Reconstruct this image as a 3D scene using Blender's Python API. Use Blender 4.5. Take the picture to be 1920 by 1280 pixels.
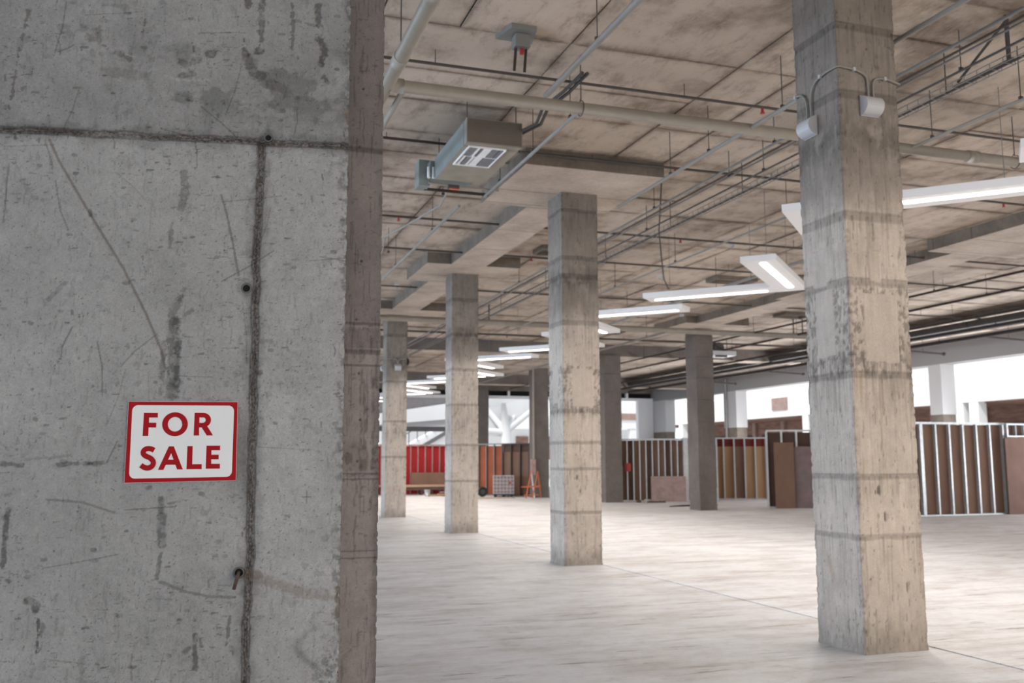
import bpy, math, random
import numpy as np
from mathutils import Vector, Matrix

# ------------------------------------------------------------------ camera, world, light, exposure
S = bpy.context.scene
COL = S.collection
for o in list(bpy.data.objects): bpy.data.objects.remove(o)
S.view_settings.view_transform = 'Standard'; S.view_settings.look = 'None'
S.view_settings.gamma = 1; S.view_settings.use_curve_mapping = False
S.view_settings.exposure = 0.0

yaw, pitch, roll = .3249, .125, -.0037
fw = Vector((math.sin(yaw)*math.cos(pitch), math.cos(yaw)*math.cos(pitch), math.sin(pitch)))
rt = Vector((math.cos(yaw), -math.sin(yaw), 0)); up = rt.cross(fw)
r2 = rt*math.cos(roll)+up*math.sin(roll); u2 = up*math.cos(roll)-rt*math.sin(roll)
cd = bpy.data.cameras.new('camera'); cam = bpy.data.objects.new('camera', cd); COL.objects.link(cam)
cam.matrix_world = Matrix(((r2.x, u2.x, -fw.x, 0), (r2.y, u2.y, -fw.y, 0), (r2.z, u2.z, -fw.z, 1.4), (0, 0, 0, 1)))
cd.sensor_width = 36; cd.lens = 1777.9/1920*36; cd.clip_end = 400
cd.dof.use_dof = True; cd.dof.focus_distance = 3.45; cd.dof.aperture_fstop = 4.5
S.camera = cam

W = bpy.data.worlds.new('world'); S.world = W; W.use_nodes = True
bg = W.node_tree.nodes['Background']; bg.inputs[0].default_value = (.86, .93, 1, 1); bg.inputs[1].default_value = 1.3

sun = bpy.data.lights.new('sun', 'SUN'); sun.energy = 3.2; sun.angle = .02; sun.color = (1, .97, .93)
so = bpy.data.objects.new('sun', sun); COL.objects.link(so)
so.rotation_euler = Vector((.62, .35, -.95)).to_track_quat('-Z', 'Y').to_euler()

def area(name, loc, aim, sx, sy, power, color):
    L = bpy.data.lights.new(name, 'AREA'); L.shape = 'RECTANGLE'; L.size = sx; L.size_y = sy; L.energy = power; L.color = color
    o = bpy.data.objects.new(name, L); COL.objects.link(o); o.location = loc
    o.rotation_euler = (Vector(aim)-Vector(loc)).to_track_quat('-Z', 'Y').to_euler(); return o
# added area lamps standing in for daylight from the building's open sides
area('daylight_fill_left', (-13, 17, 1.6), (0, 17, -7.5), 34, 2.6, 4300, (.59, .77, 1))
area('daylight_fill_behind', (1.5, -7, 1.3), (.2, 3.3, -.9), 7, 2.2, 98, (.93, .97, 1))
area('warm_fill_behind_right', (9, -7.5, 1.5), (8, 5, -4.0), 12, 2.4, 640, (1, .88, .74))
area('daylight_fill_right', (23.5, 24, 1.2), (16, 24, 9.5), 30, 2.4, 2000, (.94, .96, 1))
LAMP_POWER = 62

# ------------------------------------------------------------------ numpy noise
rng = np.random.default_rng(7); random.seed(7)
LAT = rng.random((256, 256))
def vnoise(x, y):
    xi = np.floor(x).astype(int); yi = np.floor(y).astype(int); fx = x-xi; fy = y-yi
    fx = fx*fx*(3-2*fx); fy = fy*fy*(3-2*fy)
    a = LAT[xi & 255, yi & 255]; b = LAT[(xi+1) & 255, yi & 255]; c = LAT[xi & 255, (yi+1) & 255]; d = LAT[(xi+1) & 255, (yi+1) & 255]
    return (a*(1-fx)+b*fx)*(1-fy)+(c*(1-fx)+d*fx)*fy
def fbm(x, y, n=4, s=0):
    t = 0*x; a = .5; tot = 0
    for i in range(n):
        t = t+a*vnoise(x*2**i+17.3*i+s*31.7, y*2**i+9.1*i+s*13.3); tot += a; a *= .55
    return t/tot
def sm(e0, e1, x):
    t = np.clip((x-e0)/(e1-e0), 0, 1); return t*t*(3-2*t)

# ------------------------------------------------------------------ materials
MATS = {}
def nt(name):
    m = bpy.data.materials.new(name); m.use_nodes = True; t = m.node_tree; b = t.nodes['Principled BSDF']; MATS[name] = m
    return m, t, b
def N(t, ty, **k):
    n = t.nodes.new(ty)
    for a, v in k.items(): setattr(n, a, v)
    return n
def noise(t, scale, det=5, rough=.6, vec=None, sc=None):
    n = N(t, 'ShaderNodeTexNoise'); n.inputs['Scale'].default_value = scale; n.inputs['Detail'].default_value = det; n.inputs['Roughness'].default_value = rough
    if sc is not None:
        mp = N(t, 'ShaderNodeMapping'); mp.inputs['Scale'].default_value = sc; t.links.new(vec, mp.inputs[0]); vec = mp.outputs[0]
    if vec is not None: t.links.new(vec, n.inputs['Vector'])
    return n.outputs['Fac']
def ramp(t, f, stops):
    r = N(t, 'ShaderNodeValToRGB'); e = r.color_ramp.elements
    while len(e) < len(stops): e.new(.5)
    for i, (p, c) in enumerate(stops):
        e[i].position = p; e[i].color = (*c, 1) if len(c) == 3 else c
    t.links.new(f, r.inputs[0]); return r.outputs[0]
def mul(t, a, b, fac=1, mode='MULTIPLY'):
    m = N(t, 'ShaderNodeMix', data_type='RGBA', blend_type=mode)
    if isinstance(fac, (int, float)): m.inputs[0].default_value = fac
    else: t.links.new(fac, m.inputs[0])
    for k, v in ((6, a), (7, b)):
        if isinstance(v, tuple): m.inputs[k].default_value = (*v, 1)
        else: t.links.new(v, m.inputs[k])
    return m.outputs[2]
def bump(t, b, h, strength, dist):
    n = N(t, 'ShaderNodeBump'); n.inputs['Strength'].default_value = strength; n.inputs['Distance'].default_value = dist
    t.links.new(h, n.inputs['Height']); t.links.new(n.outputs[0], b.inputs['Normal'])
def g3(v): return (v, v, v)
def pos(t): return N(t, 'ShaderNodeNewGeometry').outputs['Position']

def concrete(name, col, brown=(.22, .15, .10), scale=1, attr=True, contrast=.25, fine=1.0, rough=.85, streak=False):
    m, t, b = nt(name); P = pos(t)
    big = ramp(t, noise(t, 1.7*scale, 6, .62, P), [(.3, g3(1-contrast)), (.7, g3(1+contrast*.4))])
    mid = ramp(t, noise(t, 14*scale, 8, .68, P), [(.28, g3(1-.5*contrast)), (.62, g3(1.04))])
    c0 = ramp(t, noise(t, 48*scale, 5, .75, P), [(.3, g3(1-.14*fine)), (.7, g3(1.05))]); col = mul(t, col, c0)
    fin = ramp(t, noise(t, 160*scale, 3, .6, P), [(.25, g3(1-.22*fine)), (.7, g3(1+.08*fine))])
    c = mul(t, mul(t, mul(t, col, big), mid), fin)
    if streak:
        st = ramp(t, noise(t, 9, 6, .65, P, (3, 3, .30)), [(.28, g3(.90)), (.62, g3(1.03))])
        c = mul(t, c, st)
    if attr:
        a = N(t, 'ShaderNodeAttribute', attribute_name='paint'); sp = N(t, 'ShaderNodeSeparateColor'); t.links.new(a.outputs['Color'], sp.inputs[0])
        tone = N(t, 'ShaderNodeCombineColor')
        for k in range(3): t.links.new(sp.outputs[0], tone.inputs[k])
        c = mul(t, c, tone.outputs[0])
        c = mul(t, c, brown, sp.outputs[1], 'MIX')
    t.links.new(c, b.inputs['Base Color']); b.inputs['Roughness'].default_value = rough; b.inputs['Specular IOR Level'].default_value = .25
    bump(t, b, noise(t, 220*scale, 4, .7, P), .35*fine, .002)
    return m
concrete('wall_concrete', (.310, .307, .303), (.20, .15, .12), contrast=.16, fine=.8)
concrete('pier_concrete', (.27, .235, .225), (.13, .09, .07), contrast=.2, fine=.6)
concrete('column_concrete', (.545, .465, .395), (.30, .19, .10), contrast=.16, fine=.6, streak=True)
concrete('dark_column_concrete', (.165, .14, .125), (.2, .13, .08), attr=False, contrast=.22, fine=.3, streak=True)
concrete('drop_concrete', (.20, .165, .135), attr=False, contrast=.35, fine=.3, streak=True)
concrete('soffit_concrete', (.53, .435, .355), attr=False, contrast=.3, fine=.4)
concrete('slab_joint', (.12, .10, .085), attr=False)

m, t, b = nt('ceiling_panel'); P = pos(t); oi = N(t, 'ShaderNodeObjectInfo')
c = mul(t, (.53, .435, .355), ramp(t, oi.outputs['Random'], [(0, g3(.88)), (1, g3(1.06))]))
c = mul(t, c, ramp(t, noise(t, .8, 8, .68, P), [(.34, (.50, .46, .43)), (.50, g3(.93)), (.68, g3(1.05))]))
c = mul(t, c, ramp(t, noise(t, 5, 9, .75, P, (1, .35, 1)), [(.30, (.55, .52, .49)), (.48, g3(.97)), (.7, g3(1.05))]))
c = mul(t, c, ramp(t, noise(t, 34, 4, .6, P), [(.27, g3(.55)), (.36, g3(1.0))]))
tc = N(t, 'ShaderNodeTexCoord'); sp = N(t, 'ShaderNodeSeparateXYZ'); t.links.new(tc.outputs['Generated'], sp.inputs[0])
def mth(op, a, b_=None):
    n = N(t, 'ShaderNodeMath', operation=op)
    for k, v in enumerate([a, b_]):
        if v is None: continue
        if isinstance(v, (int, float)): n.inputs[k].default_value = v
        else: t.links.new(v, n.inputs[k])
    return n.outputs[0]
ed = mth('MINIMUM', mth('MINIMUM', sp.outputs[0], mth('SUBTRACT', 1.0, sp.outputs[0])), mth('MINIMUM', sp.outputs[1], mth('SUBTRACT', 1.0, sp.outputs[1])))
ed = mth('ADD', ed, mth('MULTIPLY', mth('SUBTRACT', noise(t, 2.2, 7, .7, P), .52), .22))
c = mul(t, c, ramp(t, ed, [(0.0, (.55, .52, .50)), (.028, (.86, .85, .84)), (.10, g3(1.0))]))
t.links.new(c, b.inputs['Base Color']); b.inputs['Roughness'].default_value = .9; b.inputs['Specular IOR Level'].default_value = .2
bump(t, b, noise(t, 30, 6, .7, P), .3, .006)

def floor_mat(name, col):
    m, t, b = nt(name); P = pos(t)
    c = mul(t, col, ramp(t, noise(t, .35, 6, .6, P), [(.3, (.88, .86, .85)), (.7, g3(1.03))]))
    c = mul(t, c, ramp(t, noise(t, 1.1, 8, .7, P, (1, 2.2, 1)), [(.34, (.76, .72, .69)), (.55, g3(1.0))]))
    c = mul(t, c, ramp(t, noise(t, 2.6, 9, .72, P, (.5, 2.6, 1)), [(.26, (.62, .55, .50)), (.38, g3(1.0)), (.7, g3(1.02))]))
    c = mul(t, c, ramp(t, noise(t, 26, 5, .65, P), [(.24, g3(.78)), (.42, g3(1.0))]))
    c = mul(t, c, ramp(t, noise(t, .9, 10, .78, P, (.28, 3.2, 1)), [(.36, (.62, .56, .52)), (.42, (.93, .92, .91)), (.5, g3(1.0))]))
    c = mul(t, c, ramp(t, noise(t, 2.4, 9, .74, P, (.55, 4.5, 1)), [(.365, (.42, .38, .35)), (.40, (.95, .94, .93)), (.6, g3(1.0))]))
    c = mul(t, c, ramp(t, noise(t, 7, 8, .7, P), [(.3, (.87, .86, .85)), (.5, g3(1.0)), (.7, g3(1.02))]))
    t.links.new(c, b.inputs['Base Color'])
    r = N(t, 'ShaderNodeMapRange'); r.inputs[3].default_value = .42; r.inputs[4].default_value = .7
    t.links.new(noise(t, 1.3, 5, .6, P), r.inputs[0]); t.links.new(r.outputs[0], b.inputs['Roughness']); b.inputs['Specular IOR Level'].default_value = .35
    bump(t, b, noise(t, 9, 8, .7, P), .15, .01)
floor_mat('floor_left', (.72, .74, .775)); floor_mat('floor_right', (.775, .795, .835))

def plain(name, col, rough=.6, metal=0, nscale=6, var=.12, spec=.4, emit=None, stretch=(1, 1, 1), bmp=0):
    m, t, b = nt(name); P = pos(t)
    c = mul(t, col, ramp(t, noise(t, nscale, 5, .6, P, stretch), [(.3, g3(1-var)), (.7, g3(1+var*.4))]))
    t.links.new(c, b.inputs['Base Color']); b.inputs['Roughness'].default_value = rough; b.inputs['Metallic'].default_value = metal
    b.inputs['Specular IOR Level'].default_value = spec
    if bmp: bump(t, b, noise(t, nscale*4, 5, .6, P), bmp, .004)
    if emit: b.inputs['Emission Color'].default_value = (*emit[0], 1); b.inputs['Emission Strength'].default_value = emit[1]
plain('grey_pipe', (.30, .265, .22), .45); plain('steel', (.20, .195, .185), .5, .2); plain('dark_steel', (.085, .075, .07), .75, 0, spec=.2)
plain('conduit', (.26, .24, .215), .6, 0); plain('pillar_paint', (.50, .485, .48), .75, 0, .7, .05); plain('brown_pipe', (.055, .045, .04), .85, spec=.1); plain('galvanised', (.52, .54, .55), .42, .5, 12, .18)
plain('red_plastic', (.34, .03, .025), .5); plain('orange_paint', (.55, .14, .06), .55); plain('white_paint', (.80, .79, .80), .45, 0, 3, .04)
plain('white_wall', (.80, .79, .785), .7, 0, .8, .05); plain('fascia_paint', (.27, .258, .255), .75, 0, .7, .05); plain('led', (1, 1, 1), .5, 0, 2, 0, .2, ((1, .96, .90), 7))
plain('lamp_body', (.76, .74, .73), .45, 0, 2, .02); plain('white_plastic', (.46, .45, .46), .4, 0, 20, .03)
plain('unit_metal', (.22, .245, .235), .55, .1, 5, .15); plain('unit_side', (.31, .275, .215), .6, .05, 5, .15)
plain('unit_front_shade', (.15, .125, .10), .6, .05, 5, .15); plain('grille_white', (.85, .84, .84), .5); plain('grille_grey', (.20, .195, .205), .7, 0, 30, .2)
plain('brown_board', (.205, .12, .085), .75, 0, 2.5, .18, .2, None, (1, 1, .4)); plain('tan_board', (.40, .235, .13), .75, 0, 2.5, .2, .2, None, (2.5, 2.5, .15))
plain('dark_board', (.115, .07, .055), .8, 0, 3, .2, .2); plain('dark_red_board', (.16, .018, .014), .7)
plain('red_board', (.36, .012, .018), .6, 0, 2, .25, .3, None, (1.5, 1.5, .5))
plain('orange_board', (.34, .10, .05), .7, 0, 2, .2, .2); plain('rosy_board', (.21, .13, .105), .8, 0, 3, .15, .2); plain('pink_board', (.36, .25, .22), .8, 0, 5, .25, .2)
plain('purple_board', (.22, .165, .16), .8, 0, 3, .2, .2)
plain('black_gap', (.012, .011, .011), .9); plain('black_rubber', (.02, .02, .02), .7); plain('rust', (.13, .095, .08), .8, .3, 60, .5, .3, None, (1, 1, 1), .8)
plain('wood', (.50, .33, .22), .8, 0, 6, .3, .2, None, (.3, 3, 3)); plain('tank_plastic', (.27, .19, .185), .5); plain('brick', (.28, .17, .135), .85, 0, 1.5, .4, .2, None, (1, 1, 6))
plain('atrium_white', (.85, .85, .85), .6, 0, .5, .03); plain('canopy_white', (.60, .60, .60), .6, 0, .5, .06); plain('atrium_floor', (.6, .59, .58), .5); plain('dark_void', (.07, .055, .05), .8)
plain('atrium_lamp', (1, 1, 1), .5, 0, 2, 0, .2, ((1, 1, 1), 5)); plain('slate', (.16, .15, .15), .7)
plain('sign_red', (.31, .008, .012), .7, 0, 5, .04, .12); plain('sign_white', (.68, .68, .68), .7, 0, 5, .02, .12); plain('sign_edge', (.55, .55, .55), .5)
plain('hole_black', (.008, .008, .008), .9); plain('sleeve', (.09, .09, .088), .6); plain('mortar', (.34, .31, .27), .85, 0, 8, .3, .2, None, (1, 1, 1), .6)
m, t, b = nt('window_glass'); b.inputs['Base Color'].default_value = (.75, .8, .82, 1); b.inputs['Roughness'].default_value = .08; b.inputs['Alpha'].default_value = .35

# ------------------------------------------------------------------ mesh helpers
class MB:
    def __init__(s): s.v = []; s.f = []; s.m = []; s.k = 0
    def mat(s, k): s.k = k; return s
    def add(s, vs, fs):
        n = len(s.v); s.v += [tuple(p) for p in vs]; s.f += [tuple(i+n for i in f) for f in fs]; s.m += [s.k]*len(fs); return s
    def box(s, x0, x1, y0, y1, z0, z1):
        return s.add([(x0, y0, z0), (x1, y0, z0), (x1, y1, z0), (x0, y1, z0), (x0, y0, z1), (x1, y0, z1), (x1, y1, z1), (x0, y1, z1)],
                     [(3, 2, 1, 0), (4, 5, 6, 7), (0, 1, 5, 4), (1, 2, 6, 5), (2, 3, 7, 6), (3, 0, 4, 7)])
    def prism(s, poly, z0, z1):
        n = len(poly); a = sum(poly[i][0]*poly[(i+1) % n][1]-poly[(i+1) % n][0]*poly[i][1] for i in range(n))
        if a < 0: poly = poly[::-1]
        return s.add([(x, y, z0) for x, y in poly]+[(x, y, z1) for x, y in poly],
                     [tuple(range(n-1, -1, -1)), tuple(range(n, 2*n))]+[(i, (i+1) % n, n+(i+1) % n, n+i) for i in range(n)])
    def bar(s, p, q, w, h=None, upv=(0, 0, 1)):
        h = h or w; p, q = Vector(p), Vector(q); d = (q-p).normalized(); u = Vector(upv)
        if abs(d.dot(u)) > .95: u = Vector((0, 1, 0))
        r = d.cross(u).normalized(); u = r.cross(d); V = []
        for e in (p, q):
            for a, c in ((-1, -1), (1, -1), (1, 1), (-1, 1)): V.append(e+r*a*w/2+u*c*h/2)
        return s.add(V, [(3, 2, 1, 0), (4, 5, 6, 7), (0, 1, 5, 4), (1, 2, 6, 5), (2, 3, 7, 6), (3, 0, 4, 7)])
    def tube(s, pts, r, n=10, caps=True):
        pts = [Vector(p) for p in pts]; V = []; ref = None
        for i, p in enumerate(pts):
            d = ((pts[min(i+1, len(pts)-1)]-p).normalized()+(p-pts[max(i-1, 0)]).normalized())
            d = d.normalized() if d.length > 1e-6 else (pts[-1]-pts[0]).normalized()
            if ref is None: ref = Vector((0, 0, 1)) if abs(d.z) < .9 else Vector((1, 0, 0))
            a = d.cross(ref).normalized(); b_ = a.cross(d).normalized(); ref = b_
            rr = r[i] if isinstance(r, (list, tuple)) else r
            V += [p+(a*math.cos(2*math.pi*k/n)+b_*math.sin(2*math.pi*k/n))*rr for k in range(n)]
        F = [(i*n+k, i*n+(k+1) % n, (i+1)*n+(k+1) % n, (i+1)*n+k) for i in range(len(pts)-1) for k in range(n)]
        if caps: F += [tuple(range(n)), tuple(range(len(pts)*n-1, (len(pts)-1)*n-1, -1))]
        return s.add(V, F)
    def build(s, name, mat, parent=None, org=(0, 0, 0), smooth=False):
        me = bpy.data.meshes.new(name); ox, oy, oz = org
        me.from_pydata([(x-ox, y-oy, z-oz) for x, y, z in s.v], [], s.f)
        mats = mat if isinstance(mat, (list, tuple)) else [mat]
        for q in mats: me.materials.append(MATS[q])
        if len(mats) > 1: me.polygons.foreach_set('material_index', s.m)
        if smooth: me.polygons.foreach_set('use_smooth', [len(f) == 4 for f in s.f])
        me.update(); o = bpy.data.objects.new(name, me); COL.objects.link(o)
        if parent: o.parent = parent
        else: o.location = org
        return o
def tag(o, label=None, cat=None, group=None, kind=None):
    if label: o['label'] = label
    if cat: o['category'] = cat
    if group: o['group'] = group
    if kind: o['kind'] = kind
    return o
def empty(name, loc=(0, 0, 0), rz=0, label=None, cat=None, group=None, kind=None):
    o = bpy.data.objects.new(name, None); COL.objects.link(o); o.location = loc; o.rotation_euler = (0, 0, rz); o.empty_display_size = .1
    return tag(o, label, cat, group, kind)
def tree(o, parent=None):
    c = o.copy(); COL.objects.link(c); c.parent = parent
    for ch in [x for x in o.children]: tree(ch, c)
    return c
def gridmesh(name, V, nu, nv, mat, paint=None, closed=False, parent=None):
    """V (nu*nv,3) tensor grid, u-major"""
    me = bpy.data.meshes.new(name); me.vertices.add(len(V)); me.vertices.foreach_set('co', V.astype(np.float32).ravel())
    iu = np.arange(nu if closed else nu-1); iv = np.arange(nv-1); U, Vv = np.meshgrid(iu, iv, indexing='ij'); U2 = (U+1) % nu
    F = np.stack([U*nv+Vv, U2*nv+Vv, U2*nv+Vv+1, U*nv+Vv+1], -1).reshape(-1, 4)
    me.loops.add(F.size); me.loops.foreach_set('vertex_index', F.ravel().astype(np.int32))
    me.polygons.add(len(F)); me.polygons.foreach_set('loop_start', np.arange(0, F.size, 4, dtype=np.int32))
    me.update(calc_edges=True); me.validate()
    me.polygons.foreach_set('use_smooth', np.ones(len(F), dtype=bool))
    if paint is not None:
        a = me.color_attributes.new('paint', 'FLOAT_COLOR', 'POINT'); a.data.foreach_set('color', paint.astype(np.float32).ravel())
    me.materials.append(MATS[mat]); o = bpy.data.objects.new(name, me); COL.objects.link(o); o.parent = parent
    return o

# ------------------------------------------------------------------ near wall
WO = Vector((.499, 3.316, 0)); WA = math.radians(-8.5); WD = Vector((math.cos(WA), math.sin(WA), 0)); WN = Vector((math.sin(WA), -math.cos(WA), 0))
def wp(u, z, n=0): return WO+WD*u+WN*n+Vector((0, 0, z))
def stroke(Ug, Zg, pts, w, jit=.0, taper=True):
    """soft mask of a hand-drawn line with half width w (m) and rough edge"""
    best = np.full(Ug.shape, 9.)
    for (a, b), (c, d) in zip(pts[:-1], pts[1:]):
        L2 = (c-a)**2+(d-b)**2+1e-12; tt = np.clip(((Ug-a)*(c-a)+(Zg-b)*(d-b))/L2, 0, 1)
        best = np.minimum(best, np.hypot(Ug-a-tt*(c-a), Zg-b-tt*(d-b)))
    if jit: best = best+(fbm(Ug*90, Zg*90, 3, 5)-.5)*jit
    return 1-sm(w*.55, w, best)
def near_wall():
    st = .003
    us = np.concatenate([np.linspace(-6, -1.32, 24)[:-1], np.arange(-1.32, 0, st), [0]]); zs = np.concatenate([np.linspace(0, .56, 5)[:-1], np.arange(.56, 3.15, st), np.linspace(3.2, 5.35, 8)])
    U, Z = np.meshgrid(us, zs, indexing='ij')
    T = np.ones_like(U); G = np.zeros_like(U); D = np.zeros_like(U)
    # broad cloudy tone
    T *= .86+.28*fbm(U*2.2, Z*2.2, 5, 1); T *= .90+.2*fbm(U*11, Z*11, 5, 2); T *= .93+.14*fbm(U*70, Z*60, 3, 3)
    T *= 1-.20*sm(2.5, 2.56, Z); T *= 1-.12*sm(2.5, 2.9, Z)*sm(.45, .7, fbm(U*4, Z*6, 4, 4))  # upper lift a darker pour, deepened to paint in the dimming upward
    T *= 1+.07*sm(-.30, -.28, U)*(1-sm(2.5, 2.53, Z))
    # mottled stain fields on the upper lift
    f = fbm(U*9, Z*12, 6, 6); top = sm(2.56, 2.66, Z)*(1-sm(2.80, 2.95, Z)); k = sm(.54, .64, f)*top*sm(-.95, -.5, U); T *= 1-.32*k
    f2 = fbm(U*30, Z*34, 5, 8); T *= 1-.20*sm(.63, .70, f2)*sm(.46, .66, fbm(U*5, Z*5, 3, 9)); 
    # pinholes, small marks and flecks
    f3 = fbm(U*150, Z*150, 2, 10); T *= 1-.45*sm(.80, .86, f3); D -= .0015*sm(.80, .86, f3)
    f4 = fbm(U*40, Z*160, 3, 11); T *= 1-.38*sm(.74, .80, f4)*sm(.45, .6, fbm(U*3, Z*3, 3, 12))
    f5 = fbm(U*120, Z*26, 3, 13); T *= 1-.16*sm(.66, .76, f5)
    def ap(mask, dark=.5, deep=0., brown=0.):
        nonlocal T, D, G
        T = T*(1-dark*mask); D = D-deep*mask; G = np.maximum(G, brown*mask)
    def st_(pts, w, dark, deep=0, brown=0, jit=0):
        lo = (U > min(p[0] for p in pts)-.06) & (U < max(p[0] for p in pts)+.06) & (Z > min(p[1] for p in pts)-.06) & (Z < max(p[1] for p in pts)+.06)
        ii = np.where(lo.any(1))[0]; jj = np.where(lo.any(0))[0]
        if not len(ii) or not len(jj): return
        sl = (slice(ii[0], ii[-1]+1), slice(jj[0], jj[-1]+1)); mk = stroke(U[sl], Z[sl], pts, w, jit)
        if w > .007: mk = mk*np.clip(.55+.95*sm(.30, .62, fbm(U[sl]*75, Z[sl]*75, 4, 17)), 0, 1.15)
        T[sl] = T[sl]*(1-dark*mk); D[sl] = D[sl]-deep*mk; G[sl] = np.maximum(G[sl], brown*mk)
    R = random.Random(3)
    for i in range(300):      # little scuffs, mostly horizontal
        a, z = R.uniform(-1.32, 0), R.uniform(.6, 3.1); L = R.uniform(.003, .022); h = R.random() < .75
        st_([(a, z), (a+(L if h else L*.15), z+(L*.1 if h else -L))], R.uniform(.0025, .0055), R.uniform(.08, .5), .0006, 0, .004)
    for i in range(110):      # round bruises
        a, z = R.uniform(-1.32, 0), R.uniform(.6, 3.1); r = R.uniform(.004, .010)
        st_([(a, z), (a+.008, z+R.uniform(-.003, .003))], r, R.uniform(.15, .4), .0012, 0, .006)
    for i in range(34):       # thin scratches
        a, z = R.uniform(-1.32, 0), R.uniform(.6, 3.0); an = R.choice([R.uniform(1.2, 1.9), R.uniform(-.2, .2), R.uniform(0, 3)]); L = R.uniform(.04, .22)
        st_([(a, z), (a+L*.5*math.cos(an)+.006, z-L*.5*math.sin(an)), (a+L*math.cos(an), z-L*math.sin(an))], .0028, R.uniform(.18, .4), .0005)
    # the marks that can be recognised
    st_([(-1.006, 2.492), (-.973, 2.422), (-.865, 2.241), (-.75, 2.059), (-.666, 1.896), (-.614, 1.778), (-.6, 1.72)], .0052, .42, .0015, .25, .002)
    st_([(-1.02, 2.49), (-1.0, 2.43), (-.99, 2.39)], .004, .3); st_([(-.865, 2.25), (-.862, 2.235)], .009, .5, .001, .2, .004)
    st_([(-.436, 2.326), (-.416, 2.26), (-.39, 2.15), (-.369, 2.044)], .0048, .42, .001, .2, .003)
    st_([(-.98, 2.35), (-.96, 2.25), (-.93, 2.18)], .003, .35); st_([(-1.13, 2.4), (-1.135, 2.2)], .004, .35, 0, 0, .004)
    for pts, w, d in [([(-.563, 2.396), (-.556, 2.34), (-.566, 2.269)], .017, .34), ([(-.597, 2.214), (-.599, 2.135)], .008, .3),
                      ([(-.562, 1.95), (-.585, 1.90), (-.575, 1.87)], .017, .32), ([(-.607, 1.80), (-.606, 1.68)], .011, .33), ([(-.577, 1.87), (-.572, 1.75), (-.57, 1.63)], .027, .46), ([(-.562, 1.81), (-.558, 1.66)], .014, .3),
                      ([(-.54, 1.90), (-.52, 1.915)], .008, .3), ([(-.545, 1.99), (-.56, 1.95)], .009, .25)]:
        st_(pts, w, d, .0008, 0, .016)
    for pts, w, d in [([(-.594, 1.278), (-.592, 1.24)], .012, .4), ([(-.59, 1.22), (-.586, 1.13)], .018, .42), ([(-.589, 1.10), (-.597, 1.02)], .009, .4),
                      ([(-1.066, 1.249), (-1.068, 1.16), (-1.071, 1.072)], .011, .5), ([(-1.098, 1.395), (-1.03, 1.393)], .009, .42), ([(-.92, 1.394), (-.779, 1.397)], .009, .42),
                      ([(-1.02, 1.41), (-.88, 1.42)], .006, .22), ([(-.99, .96), (-.965, .95), (-.965, .93)], .016, .48), ([(-.955, .9), (-.955, .80)], .004, .6), ([(-.94, .88), (-.945, .85)], .010, .3),
                      ([(-.47, .83), (-.465, .73)], .011, .5), ([(-.49, .79), (-.50, .78)], .011, .4), ([(-.45, .80), (-.452, .82)], .008, .4), ([(-.36, .89), (-.37, .80)], .005, .45),
                      ([(-.67, .74), (-.65, .74)], .006, .45), ([(-.665, .78), (-.663, .70)], .005, .3)]:
        st_(pts, w, d, .001, 0, .012)
    st_([(-.587, 1.009), (-.51, .976), (-.433, .957), (-.347, .951)], .0055, .35, .0012, 0, .006)
    st_([(-.95, 1.28), (-.84, 1.27), (-.74, 1.235)], .0045, .33, 0, 0, .003); st_([(-.74, 1.47), (-.77, 1.40)], .003, .4); st_([(-.95, 1.06), (-.80, 1.085), (-.72, 1.10)], .003, .3)
    st_([(-.98, 1.94), (-.95, 1.98), (-.93, 2.0)], .010, .25, 0, 0, .01); st_([(-.90, 1.85), (-.93, 1.78), (-.93, 1.74)], .0035, .4); st_([(-.82, 1.80), (-.80, 1.72), (-.795, 1.62)], .003, .4)
    st_([(-.63, 1.83), (-.70, 1.77), (-.74, 1.72)], .0035, .3)
    # dark bruises near the top and the ledge of dried slurry
    for pts, w, d in [([(-.50, 2.837), (-.485, 2.84)], .018, .5), ([(-.53, 2.815), (-.57, 2.79), (-.585, 2.80)], .016, .36), ([(-.55, 2.76), (-.585, 2.75)], .014, .4),
                      ([(-.375, 2.86), (-.37, 2.85)], .018, .55), ([(-.33, 2.862), (-.32, 2.86)], .015, .55), ([(-.36, 2.83), (-.34, 2.78), (-.31, 2.77)], .024, .42), ([(-.28, 2.74), (-.24, 2.73), (-.22, 2.71)], .022, .25),
                      ([(-.11, 2.925), (-.09, 2.88), (-.105, 2.83)], .016, .55), ([(-.095, 2.78), (-.08, 2.76)], .010, .5), ([(-.21, 3.05), (-.205, 2.92), (-.21, 2.88)], .007, .45), ([(-.31, 3.07), (-.32, 3.0), (-.315, 2.9)], .012, .45),
                      ([(-.37, 3.07), (-.365, 3.03)], .014, .5), ([(-.12, 3.05), (-.115, 2.98)], .014, .5), ([(-.90, 2.87), (-.87, 2.86), (-.868, 2.9)], .016, .3), ([(-.80, 2.82), (-.76, 2.80)], .012, .4),
                      ([(-.20, 2.99), (-.12, 2.97)], .004, .3), ([(-1.10, 2.95), (-1.12, 2.8), (-1.14, 2.6)], .005, .45), ([(-.72, 2.9), (-.715, 2.95)], .006, .4), ([(-.84, 2.75), (-.7, 2.745)], .02, .18)]:
        st_(pts, w, d, .0015, .08, .02)
    st_([(-.64, 2.745), (-.58, 2.735), (-.49, 2.74)], .006, -.16, -.0012, 0, .006)
    st_([(-.315, 1.02), (-.245, 1.004), (-.139, .965), (-.05, .95)], .022, .12, 0, .32, .02); st_([(-.33, 1.03), (-.27, 1.022)], .02, .25, 0, .35, .01)
    st_([(-.12, 1.30), (-.12, 1.26)], .0025, .5); st_([(-.135, 1.28), (-.105, 1.28)], .0025, .5)
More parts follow.
